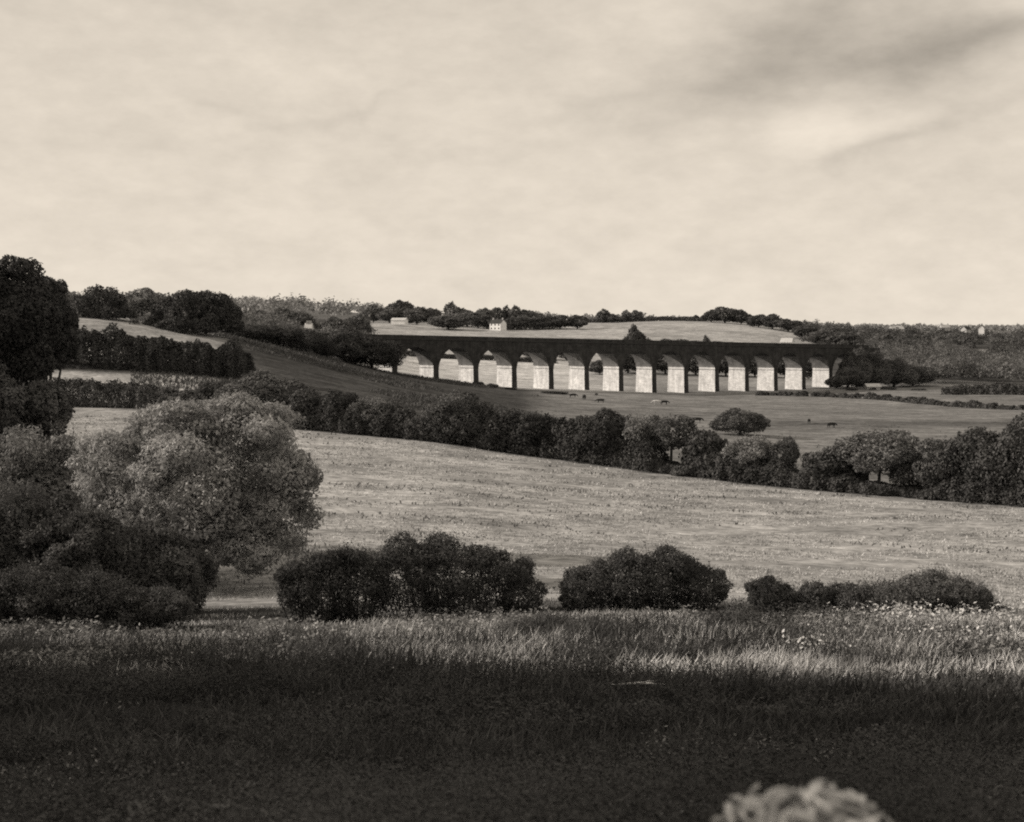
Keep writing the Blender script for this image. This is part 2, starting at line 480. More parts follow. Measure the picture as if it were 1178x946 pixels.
# trees and shrubs standing in the long hedgerow
HT = [
 (252, 438, 55, shrub, 'dark round shrub at the upper left end of the long hedgerow, beside the willow top'),
 (303, 427, 105, dome, 'broad dark tree in the hedgerow just above the right shoulder of the willow'),
 (352, 446, 60, shrub, 'dark shrub in the hedgerow between the broad tree and the first pale gap'),
 (396, 446, 36, thorn2, 'small dark tree in the hedgerow below the left foot of the dark slope'),
 (425, 457, 52, thorn, 'loose greyish hawthorn in the hedgerow left of the pale fluffy bush'),
 (455, 462, 46, shrub, 'dark shrub in the hedgerow touching the pale fluffy bush on its left'),
 (487, 476, 50, thorn, 'pale grey fluffy bush standing out from the dark hedgerow'),
 (532, 449, 84, dome2, 'large dark tree in the hedgerow right of the pale fluffy bush, below the third arch'),
 (580, 468, 64, shrub, 'dark shrub in the hedgerow under the low bushes at the pier feet'),
 (622, 472, 64, thorn2, 'dark hawthorn in the solid part of the hedgerow, below the sixth pier'),
 (664, 476, 60, shrub, 'dark shrub in the hedgerow directly below the three dark cows'),
 (702, 470, 76, oak2, 'broad tree in the hedgerow whose top reaches the pasture below the white cow'),
 (740, 474, 54, thorn, 'ragged hawthorn in the hedgerow just left of the slender tree with a bare trunk'),
 (773, 476, 62, slim, 'slender tree with a bare visible trunk in the light gap of the hedgerow'),
 (816, 492, 64, shrub, 'dark shrub in the hedgerow right of the slender bare-trunked tree'),
 (862, 500, 58, thorn, 'hawthorn in the hedgerow in front of the lone round tree in the pasture'),
 (905, 499, 36, thorn2, 'small upright dark tree in the hedgerow with pale gaps on both sides'),
 (962, 511, 76, shrub, 'low wide shrub in the hedgerow left of the spiky-topped hawthorn'),
 (1011, 492, 100, thorn, 'spiky-topped hawthorn tree in the hedgerow with pasture showing under its crown'),
 (1052, 520, 50, thorn2, 'short hawthorn in the hedgerow over the wide pale gap near the right end'),
 (1088, 500, 76, thorn2, 'dark hawthorn in the hedgerow right of the wide pale gap'),
 (1137, 490, 96, oak2, 'large dark tree in the hedgerow near the right edge of the photo'),
 (1186, 478, 100, dome, 'tallest hedgerow tree, cut by the right edge of the photo'),
]
for hi, (px, top, w, pr, lab) in enumerate(HT):
    o = put(pr, px, hY(px) + 2.5, top, w, lab, 'shrub' if pr is shrub else 'tree', 'trees and shrubs in the long hedgerow',
            mat='leaf_grey' if 'pale grey' in lab or 'greyish' in lab else (None, 'leaf_mid', 'leaf_hedge')[hi % 3])

G2 = 'trees on the left hillside'
for px, Y, top, w, lab in [(292, 330, 376, 50, 'dark tree right below the big domed tree, at the head of the dark slope'),
                           (322, 335, 377, 48, 'second dark tree of the row along the top of the dark slope'),
                           (352, 345, 380, 44, 'dark tree in the middle of the row along the top of the dark slope'),
                           (376, 350, 392, 26, 'small round bush at the right end of the row above the dark slope'),
                           (402, 366, 380, 60, 'dark tree standing before the left end of the viaduct'),
                           (428, 372, 387, 60, 'dark tree hiding the foot of the leftmost arch of the viaduct')]:
    put(dome2 if px % 4 else dome, px, Y, top - 2, w * 1.15, lab, 'tree', G2, mat='leaf_dark')

# tall trees, left foreground
G3 = 'trees and bushes at the left edge'

# lone tree in the pasture
put(dome, 852, 226, 470, 64, 'lone round dark tree standing in the valley pasture before the viaduct', 'tree')

# low dark bushes at the viaduct foot
G4 = 'low bushes at the foot of the piers'
for px, Y, top, w, lab in [(552, 384, 439, 12, 'tiny dark bush at the foot of the third clear pier from the left'),
                           (566, 380, 441, 14, 'dark bush in front of the pale face of the fourth pier'),
                           (587, 386, 446, 16, 'wide low dark bush touching the narrow front of the fourth pier'),
                           (637, 372, 452, 34, 'long low dark bush on the pasture just left of the three dark cows'),
                           (940, 440, 452, 12, 'small dark bush on the pasture below the last clear pier'),
                           (980, 470, 449, 14, 'small bush left of the pale low shed beyond the viaduct end'),
                           (1004, 474, 452, 9, 'tiny dark bush in front of the pale low shed'),
                           (1017, 480, 447, 26, 'dark bush touching the right end of the pale low shed'),
                           (1057, 478, 447, 18, 'round bush alone on the pale strip right of the shed')]:
    put(shrub, px, Y, top, w, lab, 'bush', G4, name='low_bush', sink=.3)
hedge('low_hedge', [(1085, 440, 2.2), (1110, 440, 3.3), (1150, 436, 3.2), (1260, 432, 3)], 5, .3, 'leaf_mid', 'low dark hedge on the pale strip at the right edge of the valley', 30, 8)
hedge('low_hedge', [(870, 425, 1.1), (950, 415, 1.3), (1020, 398, 1.3), (1060, 378, 1.4), (1110, 360, 1.3), (1178, 345, 1.2), (1300, 330, 1.2)], 3, .22, 'leaf_mid', 'thin broken hedge line running right across the valley pasture', 30, 9, bump=.5, gap=.35)

# ------------------------------------------------------------------ country beyond the viaduct
hedge('field_hedge', [(380, 590, 2.4), (450, 600, 2.2), (520, 606, 2), (600, 612, 2), (640, 615, 2)], 4, .4, 'leaf_mid', 'dark hedge seen through the left arches, behind the viaduct', 30, 11)
hedge('field_hedge', [(640, 905, 7), (600, 900, 8), (560, 890, 5)], 10, .6, 'leaf_far', 'hedge on the far hill below the farmhouse', 30, 12)
hedge('field_hedge', [(760, 790, 2.2), (812, 785, 2), (870, 780, 2.5), (935, 770, 2.5)], 4, .5, 'leaf_far', 'thin hedge along the bottom of the big pale hill field', 30, 13)
hedge('field_hedge', [(672, 1000, 2.5), (730, 1003, 3), (800, 1000, 3), (812, 1000, 2)], 5, .6, 'leaf_far', 'thin hedge along the skyline top of the big pale hill field', 30, 14)
GB = 'trees on the hill beyond the viaduct'
BG = [
 # px, Y, top, width, kind, label
 (300, 620, 357, 40, farA, 'grey tree beside the pale house left of the viaduct hill'),
 (330, 640, 352, 44, farB, 'grey round tree between two pale houses on the left hill'),
 (352, 600, 360, 36, farA, 'darker tree below the round grey one on the left hill'),
 (318, 560, 367, 40, farB, 'grey tree low on the left hill above the dark slope row'),
 (385, 620, 364, 40, farA, 'grey tree right of the small white cottage on the left hill'),
 (410, 640, 360, 34, farB, 'grey tree left of the pale strip field above the viaduct'),
 (398, 560, 374, 40, farA, 'grey tree directly over the dark tree at the left end of the viaduct'),
 (430, 960, 350, 30, farB, 'tree on the skyline at the left end of the wooded hilltop'),
 (448, 950, 352, 30, farA, 'tree on the hilltop just left of the long white building'),
 (462, 955, 345, 36, farA, 'tallest round crown on the skyline above the long white building'),
 (480, 948, 352, 32, farB, 'tree on the hilltop right above the long white building'),
 (497, 955, 354, 24, farA, 'small tree on the skyline in the gap right of the tallest round crown'),
 (508, 920, 362, 30, farB, 'lower tree on the hilltop left of the pointed conifer'),
 (520, 940, 348, 20, fir, 'pointed conifer breaking the skyline left of the farmhouse'),
 (526, 930, 353, 32, farA, 'round tree hugging the pointed conifer'),
 (516, 870, 363, 40, farB, 'dark tree in the hollow of the hill over the second clear arch'),
 (538, 925, 357, 30, farA, 'tree between the pointed conifer and the farmhouse'),
 (550, 900, 359, 34, farB, 'dark tree just left of the farmhouse wall'),
 (557, 950, 354, 26, farA, 'tree behind the left end of the farmhouse roof'),
 (572, 985, 353, 26, farB, 'tree on the skyline behind the farmhouse'),
 (583, 985, 352, 12, fir, 'thin upright tree behind the farmhouse right end'),
 (592, 980, 352, 16, fir, 'thin upright tree just right of the slit of sky'),
 (604, 980, 356, 26, farA, 'tree on the skyline right of the slit of sky'),
 (614, 985, 357, 22, farB, 'last tree of the farmhouse clump on the skyline'),
 (596, 900, 364, 30, farB, 'dark tree right of the farmhouse garden'),
 (620, 905, 363, 36, farA, 'dark tree in the middle of the belt right of the farmhouse'),
 (644, 905, 362, 36, farB, 'dark tree in the belt left of its rounded end'),
 (664, 905, 362, 28, farA, 'rounded end tree of the belt right of the farmhouse'),
 (694, 990, 356, 16, fir, 'pointed tree at the left of the small skyline copse'),
 (704, 990, 361, 24, farA, 'low tree in the small skyline copse'),
 (720, 995, 357, 12, fir, 'small pointed tree in the middle of the skyline copse'),
 (732, 1000, 356, 14, farB, 'round little tree at the right of the skyline copse'),
 (800, 1005, 362, 8, farB, 'tiny tree alone on the skyline left of the great dark clump'),
 (728, 640, 373, 26, farA, 'dark tree behind the parapet in front of the big pale hill field'),
 (740, 640, 383, 24, farB, 'low bush behind the parapet right of the dark tree'),
 (812, 700, 384, 9, farB, 'small square bush behind the parapet in the big pale field'),
 (818, 960, 357, 24, farA, 'left tree of the great dark clump on the skyline'),
 (833, 960, 352, 36, farB, 'highest tree of the great dark clump on the skyline'),
 (852, 955, 356, 26, farA, 'right tree of the great dark clump on the skyline'),
 (872, 930, 361, 26, farB, 'left tree of the second, lower dark clump'),
 (888, 925, 361, 32, farA, 'middle tree of the second, lower dark clump'),
 (906, 915, 366, 30, farB, 'right tree of the second, lower dark clump, by the pale barn'),
 (926, 860, 374, 34, farA, 'dark tree right of the pale barn'),
 (950, 840, 378, 40, farB, 'dark tree above the right end of the parapet'),
 (975, 820, 382, 40, farA, 'dark tree where the parapet runs into the wood'),
 (690, 560, 414, 26, farA, 'leafy tree seen through the arch left of the three cows'),
 (722, 570, 400, 48, farB, 'dark tree filling the arch above the white cow'),
 (765, 575, 404, 44, farA, 'dark tree filling the arch right of the middle of the viaduct'),
 (800, 575, 404, 42, farB, 'dark tree seen through the arch over the lone pasture tree'),
 (835, 575, 402, 44, farA, 'dark tree seen through the arch right of the lone pasture tree'),
 (868, 575, 408, 34, farB, 'low dark tree seen through the third arch from the right'),
 (903, 575, 404, 30, farA, 'dark tree seen through the second arch from the right'),
 (935, 560, 402, 42, farB, 'dark tree seen through the last clear arch'),
 (652, 640, 396, 30, farA, 'tree showing in the arch top left of the viaduct middle'),
 (612, 640, 398, 30, farB, 'tree showing in the arch top above the long low bush'),
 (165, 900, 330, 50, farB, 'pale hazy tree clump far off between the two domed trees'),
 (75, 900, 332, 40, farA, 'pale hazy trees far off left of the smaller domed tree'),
]
for px, Y, top, w, pr, lab in BG:
    mat = None
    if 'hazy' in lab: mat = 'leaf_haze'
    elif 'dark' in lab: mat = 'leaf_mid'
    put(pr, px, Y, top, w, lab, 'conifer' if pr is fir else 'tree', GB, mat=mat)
# trees over the right abutment
GE = 'trees around the right end of the viaduct'
for px, Y, top, w, lab in [(985, 492, 400, 34, 'dark tree over the right end of the viaduct parapet'),
                           (962, 484, 432, 22, 'dark bush in the last half hidden arch'),
                           (975, 480, 422, 34, 'dark tree in front of the last hidden pier'),
                           (1003, 494, 404, 40, 'dark tree just right of the viaduct end'),
                           (1028, 505, 412, 44, 'dark tree above the pale low shed'),
                           (1050, 512, 420, 44, 'low dark tree right of the shed at the wood edge')]:
    put(dome2, px, Y, top, w * 1.15, lab, 'tree', GE, mat='leaf_wood')

def wood(name, k, pxr, Yr, hr, leaf, per, mat, label, shape=None, seed=3):
    r = np.random.default_rng(seed)
    L = []
    Vs = []
    px = r.uniform(*pxr, k); Y = np.exp(r.uniform(math.log(Yr[0]), math.log(Yr[1]), k))
    for a, b in zip(px, Y):
        if shape and not shape(a, b): continue
        X = Xat(a, b); h = r.uniform(*hr); w = h * r.uniform(.5, .8)
        z = g(X, b)
        d = sph(per); d[:, 2] = np.abs(d[:, 2])
        wob = 1 + .16 * np.sin(d[:, 0] * 6 + a) + .16 * np.sin(d[:, 1] * 7 + b) + .12 * np.sin(d[:, 2] * 9 + a)
        p = np.array([X, b, z + h * .35]) + d * np.array([w, w, h * .62]) * (wob * r.uniform(.8, 1, per))[:, None]
        s = d.copy(); s[:, 2] = -s[:, 2]
        Vs.append(leaves(p, d, leaf, .6, .5))
    V = np.concatenate(Vs)
    c = V.reshape(-1, 3).mean(0)
    o = quads_obj(name, V - c, MT[mat]); o.location = c
    return tag(o, label, 'woodland', kind='stuff')
wood('woodland', 460, (985, 1420), (520, 760), (7, 12), .42, 430, 'leaf_wood', 'dense wood covering the hillside right of the viaduct', lambda a, b: a > 1000 - (b - 535) * .05)
wood('woodland', 420, (925, 1420), (780, 1250), (4, 8), .6, 240, 'leaf_wood', 'upper wood with fields between, behind the right end of the viaduct', None, 5)
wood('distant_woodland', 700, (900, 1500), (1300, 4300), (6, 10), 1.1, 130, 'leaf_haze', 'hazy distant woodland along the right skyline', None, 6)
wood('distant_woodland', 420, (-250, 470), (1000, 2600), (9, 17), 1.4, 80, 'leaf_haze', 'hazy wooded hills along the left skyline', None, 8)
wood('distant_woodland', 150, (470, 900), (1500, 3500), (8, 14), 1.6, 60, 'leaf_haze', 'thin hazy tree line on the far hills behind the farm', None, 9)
wood('hillside_scrub', 150, (240, 425), (440, 760), (5, 9), .5, 220, 'leaf_far', 'scrub and small trees covering the left hill around the pale houses', None, 10)

# ------------------------------------------------------------------ viaduct
def build_viaduct():
    Z0, S = 390.0, 13.5
    X0 = Xat(454, Z0, 420)
    ang = math.atan2(.574, .819)
    root = empty('viaduct', (X0, Z0, 0), ang)
    tag(root, 'long brick railway viaduct with slender piers, shade-toned fronts and sun-toned pier sides', 'viaduct')
    ca, sa = math.cos(ang), math.sin(ang)
    W, pw, half, rise = 7.6, 1.75, (S - 1.75) / 2, 5.9
    T0, T1 = -3, 14
    def top(u): return -.30 - .0193 * u
    def spring(u): return top(u) - 9.2
    def gz(u, v):
        return g(X0 + u * ca - v * sa, Z0 + u * sa + v * ca)
    # v: 0 at the front face, W at the back
    verts, faces, fm = [], [], []
    def quad(a, b, c, d, m):
        i = len(verts); verts.extend([a, b, c, d]); faces.append((i, i + 1, i + 2, i + 3)); fm.append(m)
    n = 20
    for t in range(T0, T1):
        a, b = t * S + pw / 2, (t + 1) * S - pw / 2
        mid = (a + b) / 2; sp = spring(mid)
        prev = None
        for k in range(n + 1):
            q = math.pi * (1 - k / n)
            u = mid + half * math.cos(q); z = sp + rise * math.sin(q) ** 1.12
            if prev:
                (u0, z0) = prev
                quad((u0, 0, z0), (u, 0, z), (u, 0, top(u) - .95), (u0, 0, top(u0) - .95), 0)
                quad((u, W, z), (u0, W, z0), (u0, W, top(u0) - .95), (u, W, top(u) - .95), 0)
                quad((u0, 0, z0), (u0, W, z0), (u, W, z), (u, 0, z), 2 if (z + z0) / 2 < top(mid) - 8.05 else (1 if k > n * .74 else 3))  # sun and shade put into the soffit colours, darkest over the crown
            prev = (u, z)
    for t in range(T0, T1 + 1):
        a, b = t * S - pw / 2, t * S + pw / 2
        s0 = spring((t - .5) * S); s1 = spring((t + .5) * S)
        for v in (0, W):
            quad((a, v, s0), (b, v, s1), (b, v, top(b) - .95), (a, v, top(a) - .95), 0)
    ua, ub = (T0 - 8) * S, T1 * S + 12
    quad((ua, -.02, top(ua) - .95), (ub, -.02, top(ub) - .95), (ub, W + .02, top(ub) - .95), (ua, W + .02, top(ua) - .95), 0)
    pymesh('spandrel_wall', verts, faces, [MT['brick_shade'], MT['brick_soffit'], MT['brick_sunlit'], MT['brick_crown']], root, fm=fm)
    def beam(name, u0, u1, v0, v1, z0, z1, mat, parent, step=S):
        vs, fs = [], []
        k = max(1, int((u1 - u0) / step))
        for i in range(k + 1):
            u = u0 + (u1 - u0) * i / k; tz = top(u)
            vs += [(u, v0, tz + z0), (u, v1, tz + z0), (u, v1, tz + z1), (u, v0, tz + z1)]
        for i in range(k):
            for j in range(4):
                jj = (j + 1) % 4
                fs.append((i * 4 + j, i * 4 + jj, i * 4 + 4 + jj, i * 4 + 4 + j))
        fs.append((0, 3, 2, 1)); fs.append((k * 4, k * 4 + 1, k * 4 + 2, k * 4 + 3))
        return pymesh(name, vs, fs, mat, parent)
    for v0, v1 in ((-.12, .33), (W - .33, W + .12)):
        p = beam('parapet', T0 * S - 6, T1 * S + 6, v0, v1, -.93, -.15, MT['brick_shade'], root)
        beam('coping', T0 * S - 6, T1 * S + 6, v0 - .07, v1 + .07, -.147, 0, MT['slate'], p)
    beam('string_course', T0 * S - 6, T1 * S + 6, -.2, -.003, -1.25, -.95, MT['slate'], root)
    # track bed
    beam('ballast', T0 * S - 6, T1 * S + 6, .34, W - .34, -.945, -.6, MT['slate'], root)
    # arch rings
    for t in range(T0, T1):
        mid = (t + .5) * S; sp = spring(mid); vs, fs = [], []
        for k in range(n + 1):
            q = math.pi * (1 - k / n)
            for e in (.004, .62):
                u = mid + (half + e) * math.cos(q); z = sp + (rise + e) * math.sin(q) ** 1.12
                if e > .1: u = max(mid - half - pw / 2 + .02, min(mid + half + pw / 2 - .02, u))
                vs += [(u, -.09, z), (u, -.004, z)]
        for k in range(n):
            i = k * 4
            fs += [(i, i + 4, i + 6, i + 2), (i, i + 1, i + 5, i + 4), (i + 2, i + 6, i + 7, i + 3)]
        pymesh('arch_ring', vs, fs, MT['brick_shade'], root)
    for t in range(T0, T1 + 1):
        u = t * S; gzv = min(gz(u, 0), gz(u, W), gz(u, W / 2)) - 1.5
        sp = spring(u) - .02
        if gzv > sp - 1: gzv = sp - 1
        hb = (sp - gzv)
        bt = .035
        vs = []
        for z, e in ((gzv, hb * bt), (sp, 0)):
            x = pw / 2 + e * .35
            vs += [(u - x, -e, z), (u + x, -e, z), (u + x, W + e, z), (u - x, W + e, z)]
        fs = [(0, 1, 5, 4), (1, 2, 6, 5), (2, 3, 7, 6), (3, 0, 4, 7), (4, 5, 6, 7)]
        p = pymesh('pier', vs, fs, [MT['brick_shade'], MT['brick_sunlit']], root, fm=[0, 1, 0, 1, 0])  # fronts coloured as shaded, sides coloured as sunlit
        x = pw / 2 + .24
        z0, z1 = sp + .95, sp + 1.25
        vs = [(u - x, .05, z0), (u + x, .05, z0), (u + x, W + .14, z0), (u - x, W + .14, z0), (u - x, .05, z1), (u + x, .05, z1), (u + x, W + .14, z1), (u - x, W + .14, z1)]
        pymesh('impost', vs, [(0, 1, 5, 4), (1, 2, 6, 5), (2, 3, 7, 6), (3, 0, 4, 7), (4, 5, 6, 7), (3, 2, 1, 0)], MT['brick_soffit'], p)
    # abutments: solid walls running into the hillsides
    for u0, u1 in ((T0 * S - 150, T0 * S - pw / 2 - .01), (T1 * S + pw / 2 + .01, T1 * S + 12)):
        vs = []
        for u in (u0, u1):
            z0 = min(gz(u, 0), gz(u, W)) - 3; zt = top(u) - .96
            z0 = min(z0, zt - 1)
            vs += [(u, .01, z0), (u, W - .01, z0), (u, W - .01, zt), (u, .01, zt)]
        pymesh('abutment', vs, [(0, 4, 7, 3), (1, 2, 6, 5), (3, 7, 6, 2), (0, 3, 2, 1), (4, 5, 6, 7)], MT['brick_shade'], root)
build_viaduct()

# ------------------------------------------------------------------ houses
def house(px, Y, wpx, wall_h, rot, label, depth=6, roof_h=2.2, wallm='wall_white', roofm='slate', name='farmhouse', chim=True, wins=3, lift=0, cat='house'):
    X = Xat(px, Y); L = wpx / F * Y; z = g(X, Y) - .3 + lift
    root = empty(name, (X, Y, z), R(rot)); tag(root, label, cat)
    l, d, h = L / 2, depth / 2, wall_h + .3
    vs = [(-l, -d, 0), (l, -d, 0), (l, d, 0), (-l, d, 0), (-l, -d, h), (l, -d, h), (l, d, h), (-l, d, h), (-l, 0, h + roof_h - .12), (l, 0, h + roof_h - .12)]
    pymesh('wall', vs, [(0, 1, 5, 4), (1, 2, 6, 9, 5), (2, 3, 7, 6), (3, 0, 4, 8, 7)], MT[wallm], root)
    o = .35
    vs = [(-l - o, -d - o, h - .2), (l + o, -d - o, h - .2), (l + o, 0, h + roof_h), (-l - o, 0, h + roof_h), (l + o, d + o, h - .2), (-l - o, d + o, h - .2)]
    vs += [(a, b, c - .15) for a, b, c in vs]
    rf = pymesh('roof', vs, [(0, 1, 2, 3), (3, 2, 4, 5), (6, 9, 8, 7), (9, 11, 10, 8), (0, 6, 7, 1), (5, 4, 10, 11), (0, 3, 9, 6), (3, 5, 11, 9), (1, 7, 8, 2), (2, 8, 10, 4)], MT[roofm], root)
    if chim:
        for sx in (-1, 1):
            x = sx * (l - .6); a = .4; z0, z1 = h + roof_h - .9, h + roof_h + .9
            vs = [(x + i * a, j * a, k) for k in (z0, z1) for i, j in ((-1, -1), (1, -1), (1, 1), (-1, 1))]
            pymesh('chimney', vs, [(0, 1, 5, 4), (1, 2, 6, 5), (2, 3, 7, 6), (3, 0, 4, 7), (4, 5, 6, 7)], MT['wall_grey'], rf)
    for i in range(wins):
        x = -l + L * (i + .5) / wins
        for zc in ([h * .3, h * .75] if wall_h > 4 else [h * .5]):
            vs = [(x - .45, -d - .03, zc - .5), (x + .45, -d - .03, zc - .5), (x + .45, -d - .03, zc + .5), (x - .45, -d - .03, zc + .5),
                  (x - .45, -d + .05, zc - .5), (x + .45, -d + .05, zc - .5), (x + .45, -d + .05, zc + .5), (x - .45, -d + .05, zc + .5)]
            pymesh('window', vs, [(0, 1, 2, 3), (0, 4, 5, 1), (1, 5, 6, 2), (2, 6, 7, 3), (3, 7, 4, 0)], MT['glass_dark'], root)
    return root
house(573, 880, 16, 4.6, -38, 'white farmhouse with dark roof and chimneys among trees on the hill above the viaduct')
house(460, 880, 17, 2.6, -20, 'long low white building on the hill field above the left arches', depth=5, roof_h=1.2, roofm='pale_roof', chim=False, wins=0, name='barn', cat='barn', lift=1.2)
house(284, 560, 14, 3.6, -40, 'pale house just right of the big domed tree on the left hill', depth=6, wallm='wall_grey', lift=3)
house(356, 520, 7, 3.6, -8, 'tiny white cottage on the left hill above the row of dark trees', depth=4, roofm='pale_roof', lift=3)
house(362, 500, 20, 2.2, 0, 'pale low farm building just below the tiny white cottage', depth=5, wallm='wall_grey', roofm='pale_roof', chim=False, wins=0, name='barn', cat='barn', lift=1.5)
house(422, 840, 9, 3.5, 10, 'small grey house at the left end of the pale strip field', depth=5, wallm='wall_grey', lift=1)
house(905, 800, 13, 2.5, -30, 'small pale barn at the right tip of the big hill field', depth=5, roofm='pale_roof', chim=False, wins=0, name='barn', cat='barn', lift=.5)
house(1003, 476, 15, 1.2, 6, 'pale low shed on the valley floor just right of the viaduct', depth=4, roof_h=.8, wallm='wall_grey', roofm='pale_roof', chim=False, wins=0, name='shed', cat='shed')
house(1030, 1100, 15, 3, 5, 'long low white house in the wood behind the viaduct end', depth=6, roofm='pale_roof', wins=0, lift=3, wallm='wall_grey')
house(1110, 1100, 7, 4, 25, 'white house left of the narrow white gable in the right-hand wood', depth=6, wins=0, lift=4, wallm='wall_grey')
house(1128, 1050, 4, 6, 60, 'narrow tall white gable end in the right-hand wood', depth=4, wins=0, lift=4)
house(1085, 1180, 10, 3, 12, 'pale low house left in the right-hand wood under the skyline', depth=6, wallm='wall_grey', roofm='pale_roof', wins=0, lift=5)

# ------------------------------------------------------------------ cows
def skin_mesh(name, nodes, edges, mat, parent=None, sub=2, extra=None):
    me = bpy.data.meshes.new(name)
    me.from_pydata([n_[0] for n_ in nodes], edges, [])
    o = bpy.data.objects.new(name, me); COL.objects.link(o)
    sk = o.modifiers.new('s', 'SKIN')
    for i, n_ in enumerate(nodes):
        r_ = n_[1]
        me.skin_vertices[0].data[i].radius = (r_, r_) if not isinstance(r_, tuple) else r_
    me.skin_vertices[0].data[0].use_root = True
    sb = o.modifiers.new('b', 'SUBSURF'); sb.levels = sub; sb.render_levels = sub
    dg = bpy.context.evaluated_depsgraph_get(); dg.update()
    m2 = bpy.data.meshes.new_from_object(o.evaluated_get(dg))
    bpy.data.objects.remove(o)
    m2.name = name
    m2.materials.clear(); m2.materials.append(mat)
    m2.polygons.foreach_set('use_smooth', [True] * len(m2.polygons))
    o = bpy.data.objects.new(name, m2)
    return link(o, parent)
def cow_mesh(mat, name):
    nodes = [((0, 0, 1.05), .36), ((.55, 0, 1.05), .34), ((-.6, 0, 1.08), .34), ((-.95, 0, 1.12), .24), ((.95, 0, 1.08), .27), ((1.25, 0, 1.0), .17), ((1.5, 0, .75), .14), ((1.72, 0, .5), .09),
             ((.72, .22, .75), .13), ((.74, .22, .4), .07), ((.74, .22, 0.02), .06), ((.72, -.22, .75), .13), ((.66, -.22, .4), .07), ((.62, -.22, .02), .06),
             ((-.75, .22, .75), .16), ((-.88, .22, .42), .07), ((-.82, .22, .02), .06), ((-.75, -.22, .75), .16), ((-.8, -.22, .42), .07), ((-.72, -.22, .02), .06),
             ((-1.15, 0, 1.05), .05), ((-1.2, 0, .55), .03), ((1.42, .17, .88), .04), ((1.42, -.17, .88), .04), ((1.42, .3, .9), .03), ((1.42, -.3, .9), .03)]
    edges = [(0, 1), (0, 2), (2, 3), (1, 4), (4, 5), (5, 6), (6, 7), (1, 8), (8, 9), (9, 10), (1, 11), (11, 12), (12, 13), (2, 14), (14, 15), (15, 16), (2, 17), (17, 18), (18, 19), (3, 20), (20, 21), (6, 22), (22, 24), (6, 23), (23, 25)]
    return skin_mesh(name, nodes, edges, mat)
cow = cow_mesh(MT['cow_dark'], 'cow')
cow2 = None
COWS = [(659, 352, 10, 1.0, 'dark cow grazing beside the long low bush, leftmost of the herd'),
        (672, 345, 95, 1.25, 'largest dark cow, second from the left of the herd, below the viaduct middle'),
        (691, 332, 170, 1.0, 'dark cow grazing right of the largest cow, close to the hedgerow top'),
        (764, 338, 20, 1.1, 'dark cow standing against the white cow in the pasture'),
        (802, 262, 5, 1.0, 'dark cow by the pale patch left of the lone round tree'),
        (931, 262, 80, .9, 'small dark cow left of its neighbour on the pasture right of the lone round tree'),
        (957, 250, 30, 1.0, 'dark cow, rightmost of the two beyond the lone round tree'),
        (686, 372, 60, .7, 'faint small calf near the foot of the piers above the dark cows')]
for i, (px, Y, rz, s, lab) in enumerate(COWS):
    o = cow if i == 0 else cow.copy()
    if i: COL.objects.link(o)
    X = Xat(px, Y); o.location = (X, Y, g(X, Y) - .02); o.rotation_euler = (0, 0, R(rz)); o.scale = (s * .8, s * .85, s * .72)
    tag(o, lab, 'cow', 'cattle grazing on the valley pasture')
o = cow.copy(); o.data = cow.data.copy(); o.data.materials[0] = MT['cow_pale']; COL.objects.link(o)
X = Xat(756, 337); o.location = (X, 337, g(X, 337)); o.rotation_euler = (0, 0, R(175)); o.scale = (.85, .9, .8)
tag(o, 'white cow on the pasture in front of the viaduct', 'cow', 'cattle grazing on the valley pasture')

# ------------------------------------------------------------------ willow and near bushes
def sprays(L, k, per, leaf, length, bias, sunny=True):
    C_ = np.array([l[0] for l in L], float); Rr = np.array([l[1] for l in L], float)
    a = Rr[:, 0] * Rr[:, 2]
    idx = rng.choice(len(L), size=k, p=a / a.sum()); d = sph(k)
    p = C_[idx] + d * Rr[idx] * rng.uniform(.8, 1.0, k)[:, None]
    keep = np.ones(k, bool)
    for j in range(len(L)):
        keep &= ~(((((p - C_[j]) / Rr[j]) ** 2).sum(-1) < .5) & (idx != j))
    if sunny: keep &= (d @ np.array([-.75, -.2, .62])) > rng.uniform(-.5, .35, k)
    else: keep &= (d[:, 2] > -.1) & (np.sin(p[:, 0] * 2.3 + p[:, 2] * 3) > rng.uniform(-1.2, .6, k))
    p, d = p[keep], d[keep]
    dr = nrm(d * .8 + np.array(bias) + rng.normal(size=p.shape) * .25)
    ln = rng.uniform(.4, 1, len(p)) * length
    f = np.linspace(.05, 1, per)
    q = p[:, None] + dr[:, None] * (f[None, :, None] * ln[:, None, None]) + rng.normal(size=(len(p), per, 3)) * leaf * .7
    q[..., 2] -= (f ** 2)[None] * ln[:, None] * .25
    nn = np.repeat(nrm(d + np.array([-.3, 0, .3])), per, 0)
    return leaves(q.reshape(-1, 3), nn, leaf, .35, .45)
